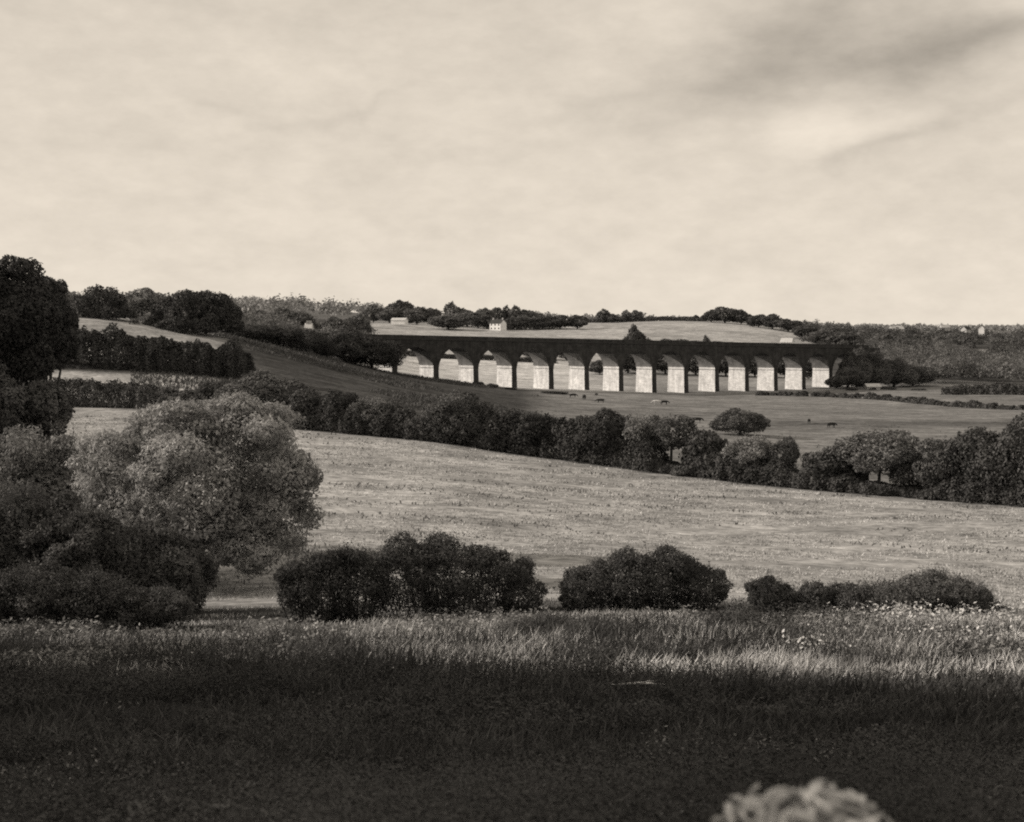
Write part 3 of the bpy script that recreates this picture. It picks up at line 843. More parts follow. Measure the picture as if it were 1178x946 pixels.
def willow():
    Y, px = 71.0, 225
    X = Xat(px, Y, 680); z = g(X, Y)
    root = empty('willow_tree', (X, Y, z))
    tag(root, 'large spreading willow with pale sunlit upper left crown, at the left above the foreground', 'tree')
    m = Y / F
    def pt(a, b, dy): return ((a - px) * m, dy, -(b - 686) * m)
    # big lobes in photo measures: x, y, radius x, radius y, depth offset
    big = [(290, 515, 62, 45, 0), (215, 510, 62, 42, .5), (150, 545, 58, 44, -.5), (115, 575, 44, 40, 1), (315, 560, 52, 52, -1), (330, 610, 36, 44, 0), (240, 570, 70, 60, -2.5),
           (180, 600, 62, 52, -1.5), (290, 620, 46, 46, -1.5), (255, 488, 40, 24, 1), (340, 570, 30, 42, 1), (300, 650, 24, 24, -1), (130, 620, 60, 50, 1.5), (200, 640, 50, 40, 1)]
    L = []
    for x, y, rx, ry, dy in big:
        c = np.array(pt(x, y, dy)); r = np.array([rx * m, rx * m * .95, ry * m])
        L.append((tuple(c), r * .86))
        for k in range(14):
            d = nrm(rng.normal(size=3)); d[2] = d[2] * .8 + .25; d = d / np.linalg.norm(d)
            q = rng.uniform(.2, .42)
            L.append((tuple(c + d * r * .86), r * q * np.array([1, 1, .8])))
    T = Tube()
    T.add([(0, 0, -.4), (.2, 0, 1), (.1, -.1, 2.4), (.4, 0, 4)], [.5, .42, .36, .22], 10)
    for x, y, rx, ry, dy in big[:9]:
        c = pt(x, y, dy); s = (.1, -.1, random.uniform(1.2, 2.8))
        T.add([s, (s[0] * .4 + c[0] * .6, c[1] * .5, s[2] * .55 + c[2] * .45), c], [.2, .12, .04], 6)
    T.build('trunk', MT['bark'], root)
    V = lobed_crown(L, 78000, .115, .55, .5, .48, up=-.6)
    V = np.concatenate([V, sprays(L, 15000, 7, .065, .42, (-.35, -.05, .5))])
    # wispy shoots sticking out of the outline
    Ls = L[::4]
    q = []
    for c, r in Ls:
        for k in range(9):
            d = sph(1)[0]; d[2] = abs(d[2]) * .8
            b = np.array(c) + d * r
            for j in range(7):
                q.append(b + d * j * .07 + rng.normal(size=3) * .03)
    q = np.array(q)
    V = np.concatenate([V, leaves(q, sph(len(q)), .09, .3, 1)])
    quads_obj('crown', V, MT['leaf_willow'], root)
willow()

def shaped_tree(name, px, Y, base, lobes, count, leaf, mat, label, group, trunk=.4):
    """tree whose crown is a set of lobes measured on the photograph (x, y, radius x, radius y)"""
    X = Xat(px, Y, base); z = g(X, Y); m = Y / F
    root = empty(name, (X, Y, z)); tag(root, label, 'tree', group)
    L = []; zb = slope(base) * Y - z
    for x, y, rx, ry in lobes:
        c = np.array([(x - px) * m, rng.uniform(-.3, .3) * rx * m, zb + (base - y) * m]); r = np.array([rx * m, rx * m * .9, ry * m])
        L.append((tuple(c), r * .88))
        for k in range(15):
            d = sph(1)[0]; d[2] = d[2] * .9 + .15; d /= np.linalg.norm(d)
            q = rng.uniform(.16, .34)
            L.append((tuple(c + d * r * .82), np.full(3, min(r) * q * 1.5)))
    T = Tube(); h = max(l[0][2] for l in L)
    T.add([(0, 0, -.5), (.1, 0, h * .25), (0, .1, h * .5), (.1, 0, h * .75)], [trunk * 1.3, trunk, trunk * .7, trunk * .3], 8)
    for l in L[::16]:
        T.add([(0, 0, h * .3), tuple(np.array(l[0]) * .55 + np.array([0, 0, h * .12])), l[0]], [trunk * .5, trunk * .3, trunk * .1], 6)
    T.build('trunk', MT['bark'], root)
    quads_obj('crown', lobed_crown(L, count, leaf, .6, .35, .55), MT[mat], root)
shaped_tree('tall_tree', 8, 86, 560, [(14, 337, 46, 35), (-30, 350, 52, 42), (25, 372, 54, 36), (-20, 400, 60, 45), (22, 412, 44, 30)], 70000, .11, 'leaf_dark', 'tallest dark tree at the left edge, crown rising highest above the skyline', G3)
shaped_tree('tall_tree', 52, 89, 555, [(56, 350, 27, 27), (66, 376, 27, 26), (52, 400, 32, 26), (76, 398, 16, 18)], 36000, .11, 'leaf_dark', 'dark tree whose rounded crown steps down right of the tallest one at the left edge', G3)
shaped_tree('broad_tree', 0, 82, 560, [(12, 468, 40, 30), (-40, 450, 56, 50), (52, 464, 30, 22), (-8, 500, 60, 36), (64, 486, 18, 18)], 44000, .12, 'leaf_mid', 'lower dark tree filling the foot of the tall trees at the left edge', G3)
shaped_tree('domed_tree', 114, 312, 386, [(112, 351, 27, 22), (94, 360, 20, 17), (133, 358, 20, 17), (116, 364, 32, 16), (148, 368, 12, 11)], 20000, .24, 'leaf_dark', 'smaller of two domed dark trees on the left skyline, the left one', G2)
shaped_tree('domed_tree', 222, 310, 396, [(217, 359, 32, 25), (242, 362, 28, 22), (192, 368, 22, 18), (262, 368, 16, 21), (222, 374, 46, 15), (178, 378, 12, 10)], 30000, .24, 'leaf_dark', 'big domed dark tree on the left skyline, larger of the domed pair', G2)

def near_bush(px, Y, wpx, top, label, lobes, mat='leaf_bush', leaf=.05, n=30000, depth=2.4, twig=160, name='bush', upz=.6):
    """lobes: (x fraction -1..1, height fraction, width fraction)"""
    X = Xat(px, Y, 690); z = g(X, Y); w = wpx / F * Y; h = max(slope(top) * Y - z, .5)
    root = empty(name, (X, Y, z)); tag(root, label, 'bush')
    L = []
    for fx, fh, fw in lobes:
        hh = h * fh
        c = np.array([fx * w / 2, rng.uniform(-.4, .4), hh * .42]); r = np.array([fw * w / 2, depth / 2, hh * .5])
        L.append((tuple(c), r * .9))
        for k in range(12):
            d = sph(1)[0]; d[2] = abs(d[2]) * 1.1 - .2; d /= np.linalg.norm(d)
            s = rng.uniform(.16, .34) * min(r)
            L.append((tuple(c + d * r * .86), np.array([s * 1.2, s * 1.2, s])))
    T = Tube()
    q = []; dd = []
    for k in range(twig):
        fx, fh, fw = lobes[k % len(lobes)]
        a = rng.uniform(-1, 1); x = (fx + a * fw * .8) * w / 2; y = rng.uniform(-.4, .4) * depth
        hh = h * fh * math.sqrt(max(.1, 1 - a * a * .75)) * rng.uniform(.85, 1.07)
        lean = rng.normal(size=2) * .14 + np.array([a * .2, 0])
        p0 = np.array([x * .8, y * .5, 0]); p1 = np.array([x, y, hh * .75]); p2 = np.array([x + lean[0], y + lean[1], hh])
        if k < 60: T.add([p0, (p0 + p1) / 2 + rng.normal(size=3) * .05, p1, p2], [.03, .022, .012, .004], 4)
        for j in range(14):
            f = j / 14
            q.append(p1 * (1 - f) + p2 * f + rng.normal(size=3) * .04); dd.append((lean[0], lean[1], .5))
    T.build('stem', MT['bark'], root)
    V = lobed_crown(L, n, leaf, .8, .45, .5, up=upz)
    V = np.concatenate([V, leaves(np.array(q), np.array(dd), leaf * .8, .45, 1, up=1)])
    V = np.concatenate([V, sprays(L, n // 11, 8, leaf * .7, .2 + leaf * 3, (0, 0, .9), False)])
    quads_obj('foliage', V, MT[mat], root)
    return root
near_bush(384, 54, 140, 622, 'dark dense bush immediately right of the willow, squarer and lower than its neighbour', [(-.45, .95, .6), (.35, 1, .65), (0, .9, .5)], n=30000)
near_bush(520, 55, 200, 614, 'widest dark bush at the foreground edge, left of the centre', [(-.55, 1, .5), (0, 1, .6), (.5, .85, .5), (.82, .5, .3), (-.2, 1.02, .4)], n=48000, depth=3.2)
near_bush(744, 55, 196, 626, 'large dark bush with ragged top, right of the widest foreground bush', [(-.6, .75, .4), (-.2, .95, .55), (.2, 1, .5), (.6, .75, .42), (-.85, .5, .2)], n=46000, depth=3.2)
near_bush(890, 52.5, 62, 664, 'small dark bush just right of the large ragged one', [(-.2, 1, .8), (.5, .8, .5)], mat='leaf_mid', n=12000, depth=1.6, twig=70)
near_bush(938, 52.5, 52, 668, 'smallest upright bush between the small dark bush and the wide right-hand one', [(0, 1, .8), (.5, .7, .4)], mat='leaf_mid', n=10000, depth=1.4, twig=60)
near_bush(1048, 52, 182, 655, 'wide bush with a rounded peak at the right of the foreground edge', [(-.7, .72, .35), (-.3, .8, .4), (.2, 1, .45), (.6, .85, .4), (.85, .5, .2)], mat='leaf_mid', twig=260, n=40000, depth=2.8)
near_bush(1144, 51, 36, 712, 'low dark bush at the right end of the wide right-hand bush', [(0, 1, 1)], n=4000, depth=1, twig=10)
near_bush(842, 44, 66, 702, 'dark leafy clump in the weeds below the large ragged bush', [(-.3, .8, .6), (.3, 1, .6)], n=14000, depth=1.8, twig=40, leaf=.055)
near_bush(620, 45, 70, 716, 'low dark bramble patch in the weeds below the widest bush', [(-.5, .8, .6), (.4, 1, .6)], n=12000, depth=1.8, twig=20, leaf=.055, name='bramble')
# dark mass of bushes and trees at the left edge
near_bush(35, 76, 170, 470, 'round greyish bushy tree at the left edge, left of the willow top', [(-.6, .85, .5), (0, 1, .6), (.5, .92, .5), (.2, .7, .6), (-.2, .7, .6)], 'leaf_grey', .11, 46000, 6, 120, 'bushy_tree', -.5)
near_bush(25, 60, 200, 532, 'big dark bush at the left edge with pale sunlit tips', [(-.7, .9, .5), (-.1, 1, .55), (.5, .88, .5), (0, .6, .8)], 'leaf_mid', .08, 60000, 5, 150, 'bush', -.4)
near_bush(150, 59, 190, 578, 'dark bush under the left half of the willow crown', [(-.5, 1, .5), (.1, .86, .5), (.6, .7, .4), (0, .55, .9)], 'leaf_bush', .08, 56000, 5, 130, 'bush', -.2)
near_bush(70, 51, 300, 640, 'low dark shrub along the foot of the left-hand bushes', [(-.7, .9, .4), (-.2, 1, .4), (.25, .8, .4), (.7, .6, .35)], 'leaf_bush', .06, 40000, 3, 100, 'bush', 0)

# trees beyond the left edge of the picture that throw the foreground into shade
GS = 'tall trees beside the viewpoint whose shade covers the foreground'
for i, (X, Y, h, w) in enumerate([(-17, 2, 15, 13), (-16, 10, 15, 12), (-18, 18, 16, 12), (-21, 25.5, 16, 12), (-24, 33, 14, 8), (-29, 42, 12, 6), (-23, 37, 8, 7), (-26, 20, 19, 13), (-30, 30, 20, 13), (-15, -6, 14, 12)]):
    o = copy_tree(oak if i % 2 else oak2)
    for k in ('label', 'category', 'group'):
        if k in o: del o[k]
    o.location = (X, Y, g(X, Y) if Y > 0 else -1.6); o.scale = (w / 10, w / 10, h / 9); o.rotation_euler = (0, 0, i * 1.3)
    tag(o, 'tall shade tree standing out of view left of the viewpoint', 'tree', GS)

for p_ in (oak, oak2, thorn, thorn2, slim, shrub, dome, dome2, tall, tall2, farA, farB, fir):
    if 'label' not in p_:
        for ch in list(p_.children): bpy.data.objects.remove(ch)
        bpy.data.objects.remove(p_)

# ------------------------------------------------------------------ ground sheet
def build_ground():
    Yg = np.exp(LL); Xg = UU * Yg; nr, nc = UU.shape
    co = np.stack([Xg, Yg, ZZ], -1).reshape(-1, 3)
    i = np.arange(nr * nc).reshape(nr, nc)
    q = np.stack([i[:-1, :-1], i[:-1, 1:], i[1:, 1:], i[1:, :-1]], -1).reshape(-1, 4)
    me = bpy.data.meshes.new('ground')
    me.vertices.add(len(co)); me.vertices.foreach_set('co', co.astype(np.float32).reshape(-1))
    me.loops.add(q.size); me.loops.foreach_set('vertex_index', q.astype(np.int32).reshape(-1))
    me.polygons.add(len(q)); me.polygons.foreach_set('loop_start', np.arange(0, q.size, 4, dtype=np.int32)); me.polygons.foreach_set('loop_total', np.full(len(q), 4, np.int32))
    me.polygons.foreach_set('use_smooth', np.ones(len(q), bool))
    me.update(calc_edges=True)
    px = UU * F + CX; Y = Yg
    t = ZZ / Yg
    py = CY - F * np.tan(np.arctan(t) + PITCH)
    def s(a, b, x): return np.clip((x - a) / (b - a), 0, 1)
    def band(x, a, b, e): return s(a - e, a + e, x) * (1 - s(b - e, b + e, x))
    hy = np.interp(px, HEDGE_PX, HEDGE_Y)
    alb = np.full(px.shape, .05)  # near bank's shade is partly put into this darker ground colour
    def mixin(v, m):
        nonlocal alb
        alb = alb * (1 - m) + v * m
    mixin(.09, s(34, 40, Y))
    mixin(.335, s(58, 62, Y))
    mixin(.075, (1 - s(61, 64, Y)) * (1 - s(310, 335, px)) * s(52, 56, Y))  # shadow strip below the willow, painted into the ground colour
    mixin(.19, s(-2, 2, Y - hy))                         # valley pasture
    # dark slope, left
    mixin(.07, s(-2, 2, Y - hy) * (1 - s(600, 640, px - (Y - 380) * .05)) * (1 - s(392, 402, Y)))
    mixin(.42, band(Y, hy + 10, 238, 2) * band(px, 40, 250, 10))
    mixin(.30, band(Y, 250, 345, 4) * band(px, 60, 262, 15))
    # stripes in the pasture
    right = s(830, 880, px)
    mixin(.09, band(py, 484, 491, 3) * right * .8)
    mixin(.22, band(py, 499, 509, 3) * band(px, 880, 1010, 25))
    mixin(.26, band(py, 489, 494, 1.5) * band(px, 795, 840, 6))
    mixin(.19, band(py, 444, 455, 1.2) * band(px, 985, 1600, 15) * (Y < 530))
    mixin(.20, band(py, 462, 476, 4) * band(px, 990, 1600, 30) * (Y > 300))
    # beyond the viaduct
    mixin(.5, s(400, 420, Y) * (1 - s(650, 760, px)) * (Y < 700))
    mixin(.5, s(612, 620, Y) * (px < 640) * (Y < 800))
    mixin(.25, s(470, 520, Y) * s(650, 760, px))
    mixin(.085, band(Y, 400, 2000, 5) * (1 - s(400, 430, px)))
    mixin(.36, band(Y, 640, 990, 10) * band(px, 425, 935, 6))
    mixin(.09, s(600, 620, Y) * s(935, 950, px))
    mixin(.25, band(py, 402, 406, 1) * s(1120, 1130, px) * (Y > 600))
    mixin(.15, s(1010, 1060, Y))
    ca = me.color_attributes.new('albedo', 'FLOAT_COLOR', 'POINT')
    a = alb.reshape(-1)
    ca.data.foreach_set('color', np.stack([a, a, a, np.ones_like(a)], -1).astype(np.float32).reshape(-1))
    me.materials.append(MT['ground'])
    o = link(bpy.data.objects.new('ground', me)); o['kind'] = 'structure'
    # level turf behind and beside the viewpoint
    vs = [(-90, -90, -1.62), (90, -90, -1.62), (90, 2.5, -1.62), (-90, 2.5, -1.62)]
    b = pymesh('turf', vs, [(0, 1, 2, 3)], plain_mat('turf_dark', .05, .5), None); b['kind'] = 'structure'
build_ground()

# ------------------------------------------------------------------ grass and weeds
def scatter(k, Y0, Y1, umax=.42, power=1.0, u0=None):
    """uniform in angle and log distance: finer and denser nearby"""
    l = rng.uniform(math.log(Y0), math.log(Y1), k); Y = np.exp(l)
    X = rng.uniform(-umax if u0 is None else u0, umax, k) * Y
    return X, Y
def patch(X, Y, f, seed):
    r = np.random.default_rng(seed); s = 0
    for i in range(8):
        a = r.normal(size=2) * f * r.uniform(.5, 1.8)
        s = s + np.sin(a[0] * X + a[1] * Y + r.uniform(0, 6.28))
    return s / 8 ** .5
def blades(name, X, Y, H, Wd, mat, label, cat='grass', lean=.3, bend=.25):
    k = len(X); z = ground(X, Y)
    a = rng.uniform(0, 2 * math.pi, k); dx, dy = np.cos(a), np.sin(a)
    lx, ly = rng.normal(size=k) * lean * H + .12 * H, rng.normal(size=k) * lean * H
    b = np.stack([X, Y, z - .03], -1); w = np.stack([dx * Wd, dy * Wd, 0 * X], -1)
    m = b + np.stack([lx * .35, ly * .35, H * .6], -1); t = b + np.stack([lx, ly, H * (1 - bend * rng.random(k))], -1)
    q1 = np.stack([b - w, b + w, m + w * .8, m - w * .8], 1)
    q2 = np.stack([m - w * .8, m + w * .8, t + w * .15, t - w * .15], 1)
    o = quads_obj(name, np.concatenate([q1, q2]), MT[mat])
    return tag(o, label, cat, kind='stuff')
# dark rough grass in the shade
X, Y = scatter(170000, 2.4, 44, .46)
H = np.clip(.08 + .010 * Y, .1, .45) * rng.uniform(.3, 1.5, len(X)) * (1 + .55 * patch(X, Y, .9, 1)).clip(.2, 2.4)
blades('rough_grass', X, Y, H, np.clip(.0008 * Y, .0025, .02), 'weed_dark', 'dark rough grass covering the shaded foreground bank')
# dry pale grass of the crest
X, Y = scatter(80000, 29, 58, .46)
pz = 1.7 * patch(X, Y, .6, 5) + (X / Y) * 3 - .1 - np.abs(Y - 44 - patch(X, Y * 0, .2, 9) * 3) * .07 + .4
keep = pz > rng.normal(size=len(X)) * .35
X, Y = X[keep], Y[keep]
H = rng.uniform(.2, .75, len(X)) * (1 + .4 * patch(X, Y, .8, 6)).clip(.4, 1.8) * np.interp(Y, [42, 48], [1, .32])
blades('dry_grass', X, Y, H, np.full(len(X), .014), 'weed_pale', 'tall pale dry grass and seed stalks on the sunlit crest before the bushes', lean=.22)
X, Y = scatter(26000, 34, 60, .46)
blades('rough_grass', X, Y, rng.uniform(.25, .7, len(X)) * np.interp(Y, [42, 48], [1, .3]), np.full(len(X), .022), 'weed_dark', 'darker green grass mixed among the dry stalks of the crest', lean=.3)
# broad-leaved weeds
def weeds(k, Y0, Y1, mat, label, thr, seed, hmax):
    X, Y = scatter(k, Y0, Y1, .46)
    keep = patch(X, Y, .6, seed) + (X / Y * 2.5 if 'flower' in mat else 0) > thr + (.5 if 'flower' in mat else 0)
    X, Y = X[keep], Y[keep]; z = ground(X, Y)
    per = 7
    H = rng.uniform(.4, 1, len(X)) * hmax
    f = rng.uniform(.25, 1, (len(X), per))
    c = np.stack([X[:, None] + rng.normal(size=f.shape) * .09, Y[:, None] + rng.normal(size=f.shape) * .09, z[:, None] + H[:, None] * f], -1).reshape(-1, 3)
    s = np.repeat(np.clip(.0016 * Y, .010, .07), per)
    nn = np.tile([0, 0, 1.0], (len(c), 1)) + rng.normal(size=(len(c), 3)) * .4
    o = quads_obj('broadleaf_weeds', leaves(c, nn, s, .5, .4), MT[mat])
    tag(o, label, 'weeds', kind='stuff')
weeds(9000, 33, 50, 'weed_leaf', 'leafy nettles and docks among the dry grass of the crest', .1, 31, .65)
weeds(34000, 3.5, 40, 'weed_dark', 'dark broad-leaved weeds in the shaded foreground', -.2, 33, .42)
weeds(5000, 34, 50, 'weed_flower', 'pale seed heads and flowers speckling the sunlit crest', .3, 37, .8)
weeds(1500, 6, 34, 'weed_leaf', 'scattered paler leaves of weeds in the shaded foreground', .9, 35, .4)
def mounds(name, k, Y0, Y1, mat, label, rr, seed, leaf=.04):
    r = np.random.default_rng(seed); Vs = []
    X, Y = scatter(k, Y0, Y1, .46)
    for x, y in zip(X, Y):
        if patch(x, y, .35, seed) < r.uniform(-.3, .8): continue
        w = r.uniform(*rr); m = int(90 * (w / .5) ** 2) + 40
        d = sph(m); d[:, 2] = np.abs(d[:, 2])
        wob = 1 + .25 * np.sin(d[:, 0] * 5 + x) + .2 * np.sin(d[:, 1] * 6 + y)
        p = np.array([x, y, g(x, y)]) + d * np.array([w * 1.5, w, w * .75]) * (wob * r.uniform(.6, 1.05, m))[:, None]
        Vs.append(leaves(p, d + np.array([0, 0, .4]), leaf * max(.5, y / 40), .5, .6, .5))
    tag(quads_obj(name, np.concatenate(Vs), MT[mat]), label, 'weeds', kind='stuff')
mounds('bramble_patches', 2600, 24, 49, 'weed_dark', 'low dark bramble and nettle patches along the weedy crest', (.35, 1.0), 61)
mounds('leafy_weeds', 900, 31, 49, 'weed_leaf', 'paler leafy weed clumps on the sunlit crest', (.25, .7), 63)
mounds('foreground_weeds', 900, 5, 22, 'weed_dark', 'dark leafy clumps in the near shaded grass', (.12, .3), 65)
l = rng.uniform(math.log(178), math.log(392), 60000); Y = np.exp(l); pxx = rng.uniform(150, 640, len(Y)); X = (pxx - CX) / F * Y
keep = (Y > np.interp(pxx, HEDGE_PX, HEDGE_Y) + 6) & (patch(X, Y, .12, 71) > 0.1) & (pxx < 620 - (Y < 300) * 0)
X, Y = X[keep], Y[keep]
blades('slope_scrub', X, Y, rng.uniform(.2, .8, len(X)), rng.uniform(.04, .16, len(X)), 'leaf_mid', 'rough grass and scrub on the dark hillside left of the viaduct', lean=.5)
# stubble tufts on the pale field
l = rng.uniform(0, 1, 150000)
Y = 60 + (185 - 60) * l ** 1.3; X = rng.uniform(-.46, .46, len(Y)) * Y
pxx = X / Y * F + CX
keep = (Y < np.interp(pxx, HEDGE_PX, HEDGE_Y) - 2) & (patch(X * .3, Y, .5, 41) > -.5)
X, Y = X[keep], Y[keep]
blades('field_grass', X, Y, rng.uniform(.05, .2, len(X)), .00045 * Y * rng.uniform(.5, 1.4, len(X)), 'tuft', 'short pale hay grass tufts over the sunlit field', lean=.6)
l = rng.uniform(0, 1, 26000)
Y = 60 + (185 - 60) * l; X = rng.uniform(-.46, .46, len(Y)) * Y
pxx = X / Y * F + CX
keep = (Y < np.interp(pxx, HEDGE_PX, HEDGE_Y) - 2) & (patch(X * .3, Y, .6, 47) > .6)
X, Y = X[keep], Y[keep]
blades('thistles', X, Y, rng.uniform(.1, .3, len(X)), .0006 * Y, 'tuft_dark', 'darker thistle and dock patches scattered over the pale field', 'weeds', lean=.5)

# pale fallen stick
T = Tube()
X = Xat(733, 27.0, 812); z = g(X, 27) + .3
T.add([(-.5, .05, 0), (-.2, 0, .03), (.05, -.02, .05), (.3, .02, .03), (.55, .06, 0)], [.008, .02, .028, .02, .007], 7)
T.add([(.05, -.02, .05), (.2, -.15, .12), (.3, -.22, .14)], [.014, .009, .004], 5)
o = T.build('fallen_branch', MT['wood_dead']); o.location = (X, 27, z)
tag(o, 'bleached pale fallen branch glinting on the dark foreground grass', 'branch')

# ------------------------------------------------------------------ seated person with curly hair, bottom right
def person():
    Y0 = 2.02; X0 = Xat(934, Y0, 900); gz = -1.60
    root = empty('person', (X0, Y0, gz))
    tag(root, 'person with light curly hair seen from behind at the bottom right edge, out of focus', 'person')
    skin = plain_mat('skin', .35, 5, .08, .3, .5); knit = plain_mat('knit_dark', .06, 30, .3, bump=.5); cloth = plain_mat('skirt_cloth', .1, 12, .2); hairm = None
    # local: +y is forward (away from camera). seated on the ground, knees drawn up
    body = [((0, 0, .10), .14), ((0, -.01, .26), .13), ((0, .0, .42), .14), ((0, .02, .54), (.12, .1)), ((0, .03, .62), .052), ((0, .045, .69), .06),
            ((0, .05, .765), (.078, .09)), ((0, .06, .83), (.072, .082)),
            ((.17, .02, .53), .055), ((.23, .1, .36), .042), ((.2, .3, .3), .034), ((.17, .4, .33), .028),
            ((-.17, .02, .53), .055), ((-.23, .1, .36), .042), ((-.2, .3, .3), .034), ((-.17, .4, .33), .028),
            ((.12, .12, .13), .095), ((.13, .45, .42), .062), ((.13, .62, .06), .042), ((.13, .78, .03), .032),
            ((-.12, .12, .13), .095), ((-.13, .45, .42), .062), ((-.13, .62, .06), .042), ((-.13, .78, .03), .032)]
    ed = [(0, 1), (1, 2), (2, 3), (3, 4), (4, 5), (5, 6), (6, 7), (3, 8), (8, 9), (9, 10), (10, 11), (3, 12), (12, 13), (13, 14), (14, 15),
          (0, 16), (16, 17), (17, 18), (18, 19), (0, 20), (20, 21), (21, 22), (22, 23)]
    # fingers and thumbs closed round the shins
    for s, w in ((1, 11), (-1, 15)):
        wx, wy, wz = body[w][0]
        pi_ = len(body); body.append(((wx - s * .01, wy + .05, wz + .01), .026)); ed.append((w, pi_))
        for k in range(4):
            i0 = len(body); oz = (k - 1.5) * .019; ln = [.85, 1, .95, .75][k]
            body += [((wx - s * .02, wy + .085, wz + oz), .0095), ((wx - s * .045 * ln, wy + .11, wz + oz * 1.1), .0085), ((wx - s * .07 * ln, wy + .1, wz + oz), .007)]
            ed += [(pi_, i0), (i0, i0 + 1), (i0 + 1, i0 + 2)]
        i0 = len(body); body += [((wx - s * .03, wy + .06, wz + .035), .0105), ((wx - s * .05, wy + .085, wz + .045), .009)]
        ed += [(pi_, i0), (i0, i0 + 1)]
    bo = skin_mesh('body', body, ed, skin, root)
    # face: nose, ears, eyes
    T = Tube()
    T.add([(0, .13, .80), (0, .15, .775), (0, .158, .755), (0, .14, .745)], [.008, .011, .014, .006], 7)
    T.build('nose', skin, bo)
    for s in (-1, 1):
        T = Tube(); T.add([(s * .078, .05, .73), (s * .09, .04, .76), (s * .086, .05, .79)], [.008, .013, .008], 6); T.build('ear', skin, bo)
        T = Tube(); T.add([(s * .03, .125, .785), (s * .03, .138, .785), (s * .03, .142, .785)], [.013, .011, .004], 8); T.build('eye', MT['glass_dark'], bo)
    T = Tube(); T.add([(-.026, .135, .715), (0, .143, .713), (.026, .135, .715)], [.003, .007, .003], 6); T.build('mouth', MT['slate'], bo)
    def fat(nodes, sel, add): 
        mp = {j: i for i, j in enumerate(sel)}
        nn = []
        for j in sel:
            r_ = nodes[j][1]; nn.append((nodes[j][0], (r_[0] + add, r_[1] + add) if isinstance(r_, tuple) else r_ + add))
        return nn, [(mp[a], mp[b]) for a, b in ed if a in mp and b in mp]
    nn, e2 = fat(body, [1, 2, 3, 8, 9, 10, 12, 13, 14], .014); skin_mesh('cardigan', nn, e2, knit, root)
    nn, e2 = fat(body, [0, 1, 16, 17, 18, 20, 21, 22], .018); skin_mesh('trousers', nn, e2, cloth, root)
    # hair: a full head of loose curls
    m, nt, out = new_mat('hair_light')
    geo = N(nt, 'ShaderNodeNewGeometry'); oi = noise(nt, geo.outputs['Position'], 26, 3)
    diffuse(nt, out, grey(nt, ramp(nt, oi, .32, .68, .16, .78)), .5, .4)
    c0 = Vector((0, .02, .79)); rx, ry, rz = .162, .150, .135
    verts, faces = [], []
    nu, nv = 40, 24
    for i in range(nv + 1):
        th = math.pi * (i / nv)
        for j in range(nu):
            ph = 2 * math.pi * j / nu
            d = Vector((math.sin(th) * math.cos(ph), math.sin(th) * math.sin(ph), math.cos(th)))
            r_ = .86 + .05 * math.sin(9 * ph + 5 * th) + .05 * math.sin(11 * th - 3 * ph)
            if d.y > .35 and d.z < .35: r_ *= .55
            verts.append(c0 + Vector((d.x * rx, d.y * ry, d.z * rz)) * r_)
    for i in range(nv):
        for j in range(nu):
            k = (j + 1) % nu
            faces.append((i * nu + j, i * nu + k, (i + 1) * nu + k, (i + 1) * nu + j))
    T = Tube(); T.v = verts; T.f = faces
    for k in range(300):
        d = Vector(sph(1)[0])
        if d.z < -.6 or (d.y > .45 and d.z < .3): continue
        p = c0 + Vector((d.x * rx, d.y * ry, d.z * rz)) * random.uniform(.80, .95)
        t1 = d.orthogonal().normalized(); t1.rotate(Matrix.Rotation(random.uniform(0, 6.28), 3, d)); t2 = d.cross(t1)
        R_, L_ = random.uniform(.010, .026), random.uniform(.05, .10)
        turns, ph0 = random.uniform(4, 8), random.uniform(0, 6)
        ps = []
        for q in range(15):
            f = q / 14; a = f * turns + ph0
            ps.append(p + t1 * (f - .5) * L_ + (t2 * math.cos(a) + d * math.sin(a)) * R_ + Vector((0, 0, -.25 * f * f * L_)))
        T.add(ps, [.003 + .006 * math.sin(math.pi * q / 14) for q in range(15)], 4)
    T.build('hair', m, root)
    return root
person()

# ------------------------------------------------------------------ light
SUN_EL = 24.0
sdir = Vector((-.978, .21, 0)).normalized()
sunv = Vector((sdir.x * math.cos(R(SUN_EL)), sdir.y * math.cos(R(SUN_EL)), math.sin(R(SUN_EL))))
ld = bpy.data.lights.new('sun', 'SUN'); ld.energy = 4.4; ld.angle = R(.5); ld.color = (1.0, .90, .79)
lo = bpy.data.objects.new('sun', ld); COL.objects.link(lo)
lo.rotation_euler = sunv.to_track_quat('Z', 'Y').to_euler(); lo.location = (-50, 0, 60)

w = bpy.data.worlds.new('World'); sc.world = w; w.use_nodes = True
nt = w.node_tree; nt.nodes.clear()
out = nt.nodes.new('ShaderNodeOutputWorld'); bg = nt.nodes.new('ShaderNodeBackground')
sky = nt.nodes.new('ShaderNodeTexSky'); sky.sky_type = 'NISHITA'; sky.sun_disc = False
sky.sun_elevation = R(SUN_EL); sky.sun_rotation = math.atan2(sdir.x, sdir.y); sky.dust_density = 4
skl = nt.nodes.new('ShaderNodeRGBToBW'); nt.links.new(sky.outputs[0], skl.inputs[0])
tc = nt.nodes.new('ShaderNodeTexCoord')
nz = nt.nodes.new('ShaderNodeVectorMath'); nz.operation = 'NORMALIZE'; nt.links.new(tc.outputs['Generated'], nz.inputs[0])
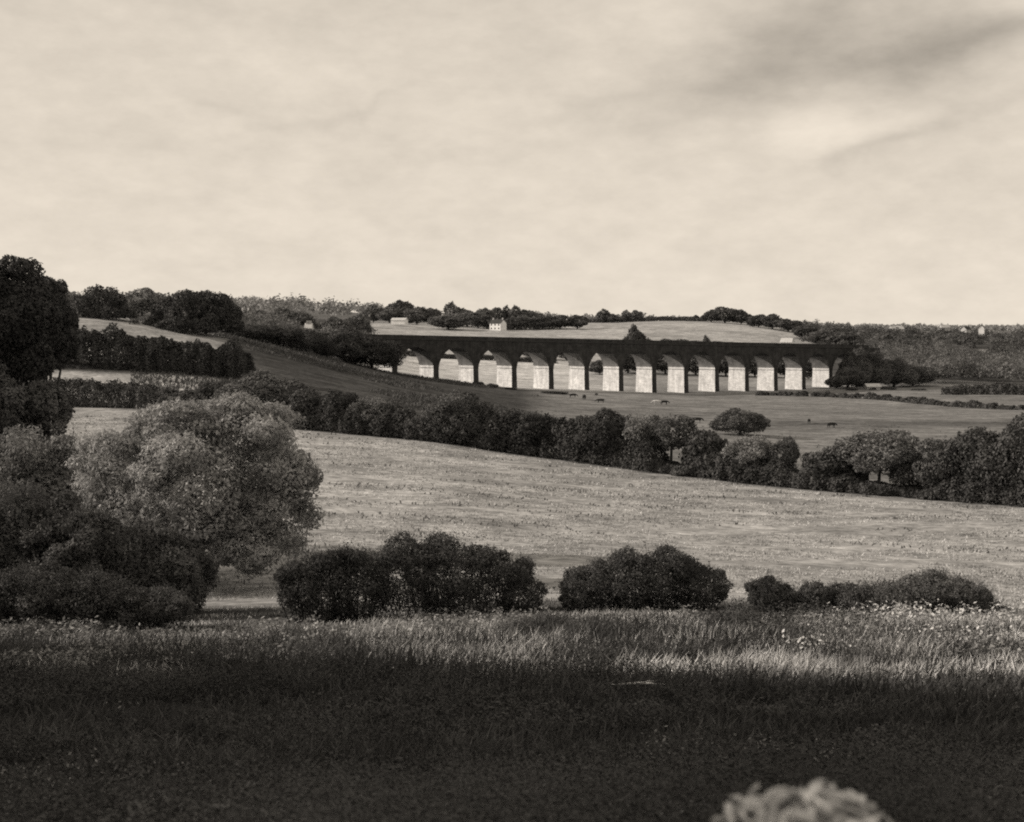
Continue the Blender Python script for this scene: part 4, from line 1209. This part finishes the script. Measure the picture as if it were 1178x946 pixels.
# wind-torn distortion
nd = nt.nodes.new('ShaderNodeTexNoise'); nd.inputs['Scale'].default_value = 9; nd.inputs['Detail'].default_value = 5
mpn = nt.nodes.new('ShaderNodeMapping'); mpn.inputs['Scale'].default_value = (1, 1, 2.2)
nt.links.new(nz.outputs[0], mpn.inputs[0]); nt.links.new(mpn.outputs[0], nd.inputs['Vector'])
sx = nt.nodes.new('ShaderNodeSeparateXYZ'); nt.links.new(nz.outputs[0], sx.inputs[0])
nx = nt.nodes.new('ShaderNodeSeparateColor'); nt.links.new(nd.outputs['Color'], nx.inputs[0])
az = mth(nt, 'ARCTAN2', sx.outputs[0], sx.outputs[1]); el = mth(nt, 'ARCSINE', sx.outputs[2])
az = mth(nt, 'ADD', az, mth(nt, 'MULTIPLY', mth(nt, 'SUBTRACT', nx.outputs[0], .5), .10))
el = mth(nt, 'ADD', el, mth(nt, 'MULTIPLY', mth(nt, 'SUBTRACT', nx.outputs[1], .5), .045))
def cloud(px, py, rx, ry, rot, amp):
    a0 = (px - CX) / F; e0 = (HZ - py) / F
    da = mth(nt, 'SUBTRACT', az, a0); de = mth(nt, 'SUBTRACT', el, e0)
    c, s = math.cos(R(rot)), math.sin(R(rot))
    p = mth(nt, 'ADD', mth(nt, 'MULTIPLY', da, c * F / rx), mth(nt, 'MULTIPLY', de, s * F / rx))
    q = mth(nt, 'ADD', mth(nt, 'MULTIPLY', da, -s * F / ry), mth(nt, 'MULTIPLY', de, c * F / ry))
    r2 = mth(nt, 'ADD', mth(nt, 'MULTIPLY', p, p), mth(nt, 'MULTIPLY', q, q))
    return mth(nt, 'MULTIPLY', mth(nt, 'POWER', 2.718, mth(nt, 'MULTIPLY', r2, -1)), amp)
total = ramp(nt, el, 0, .26, .80, .66)
for c in [(960, 84, 220, 42, 9, -.135), (800, 108, 110, 14, 6, -.06), (1060, 30, 220, 60, 12, -.05), (900, 45, 80, 50, 40, -.05), (1040, 74, 80, 20, 6, -.10), (1130, 62, 120, 16, 12, -.08), (930, 30, 110, 30, 25, -.10), (1060, 5, 120, 14, -5, -.12), (1000, 178, 60, 10, 22, -.09), (960, 200, 30, 9, 45, -.05),
          (1080, 140, 170, 60, 5, -.05), (860, 130, 120, 30, 8, -.04), (1172, 255, 26, 20, 0, -.06),
          (270, 147, 60, 7, -12, -.05), (370, 147, 60, 7, 12, -.06), (440, 125, 45, 6, 30, -.04), (180, 85, 60, 12, 5, -.03), (690, 135, 60, 9, 8, -.04),
          (930, 140, 46, 34, 20, .13), (985, 150, 40, 22, 10, .06), (945, 180, 40, 26, 0, .06), (1125, 30, 55, 18, -5, .13), (1010, 150, 50, 14, 10, .06), (760, 20, 90, 26, 20, .04), (1165, 110, 40, 20, 0, .04), (350, 90, 160, 30, 5, .03)]:
    total = mth(nt, 'ADD', total, cloud(*c))
mot = nt.nodes.new('ShaderNodeTexNoise'); mot.inputs['Scale'].default_value = 45; mot.inputs['Detail'].default_value = 6; nt.links.new(mpn.outputs[0], mot.inputs['Vector'])
total = mth(nt, 'ADD', total, ramp(nt, mot.outputs['Fac'], .3, .7, -.025, .025))
fine = nt.nodes.new('ShaderNodeTexNoise'); fine.inputs['Scale'].default_value = 16; fine.inputs['Detail'].default_value = 8; fine.inputs['Roughness'].default_value = .68
nt.links.new(mpn.outputs[0], fine.inputs['Vector'])
total = mth(nt, 'ADD', total, ramp(nt, fine.outputs['Fac'], .3, .7, -.05, .05))
total = mth(nt, 'ADD', total, mth(nt, 'MULTIPLY', skl.outputs[0], .004))
tint = nt.nodes.new('ShaderNodeCombineColor')
for i, k in enumerate((1.0, .893, .755)):
    nt.links.new(mth(nt, 'MULTIPLY', total, k), tint.inputs[i])
nt.links.new(tint.outputs[0], bg.inputs['Color']); bg.inputs['Strength'].default_value = 1.0
nt.links.new(bg.outputs[0], out.inputs[0])

# ------------------------------------------------------------------ camera and render
cd = bpy.data.cameras.new('camera'); cam = bpy.data.objects.new('camera', cd); COL.objects.link(cam)
cd.sensor_width = 36; cd.sensor_fit = 'HORIZONTAL'; cd.lens = 36 * F / 1178
cd.clip_start = .05; cd.clip_end = 20000
cd.dof.use_dof = True; cd.dof.focus_distance = 140; cd.dof.aperture_fstop = 4.0
cam.rotation_euler = (math.pi / 2 - PITCH, 0, 0)
sc.camera = cam
sc.view_settings.view_transform = 'Standard'; sc.view_settings.look = 'None'; sc.view_settings.exposure = 0
sc.render.engine = 'CYCLES'
sc.cycles.use_denoising = False
sc.cycles.pixel_filter_type = 'BLACKMAN_HARRIS'; sc.cycles.filter_width = 2.0
sc.cycles.max_bounces = 4; sc.cycles.diffuse_bounces = 2; sc.cycles.transparent_max_bounces = 4
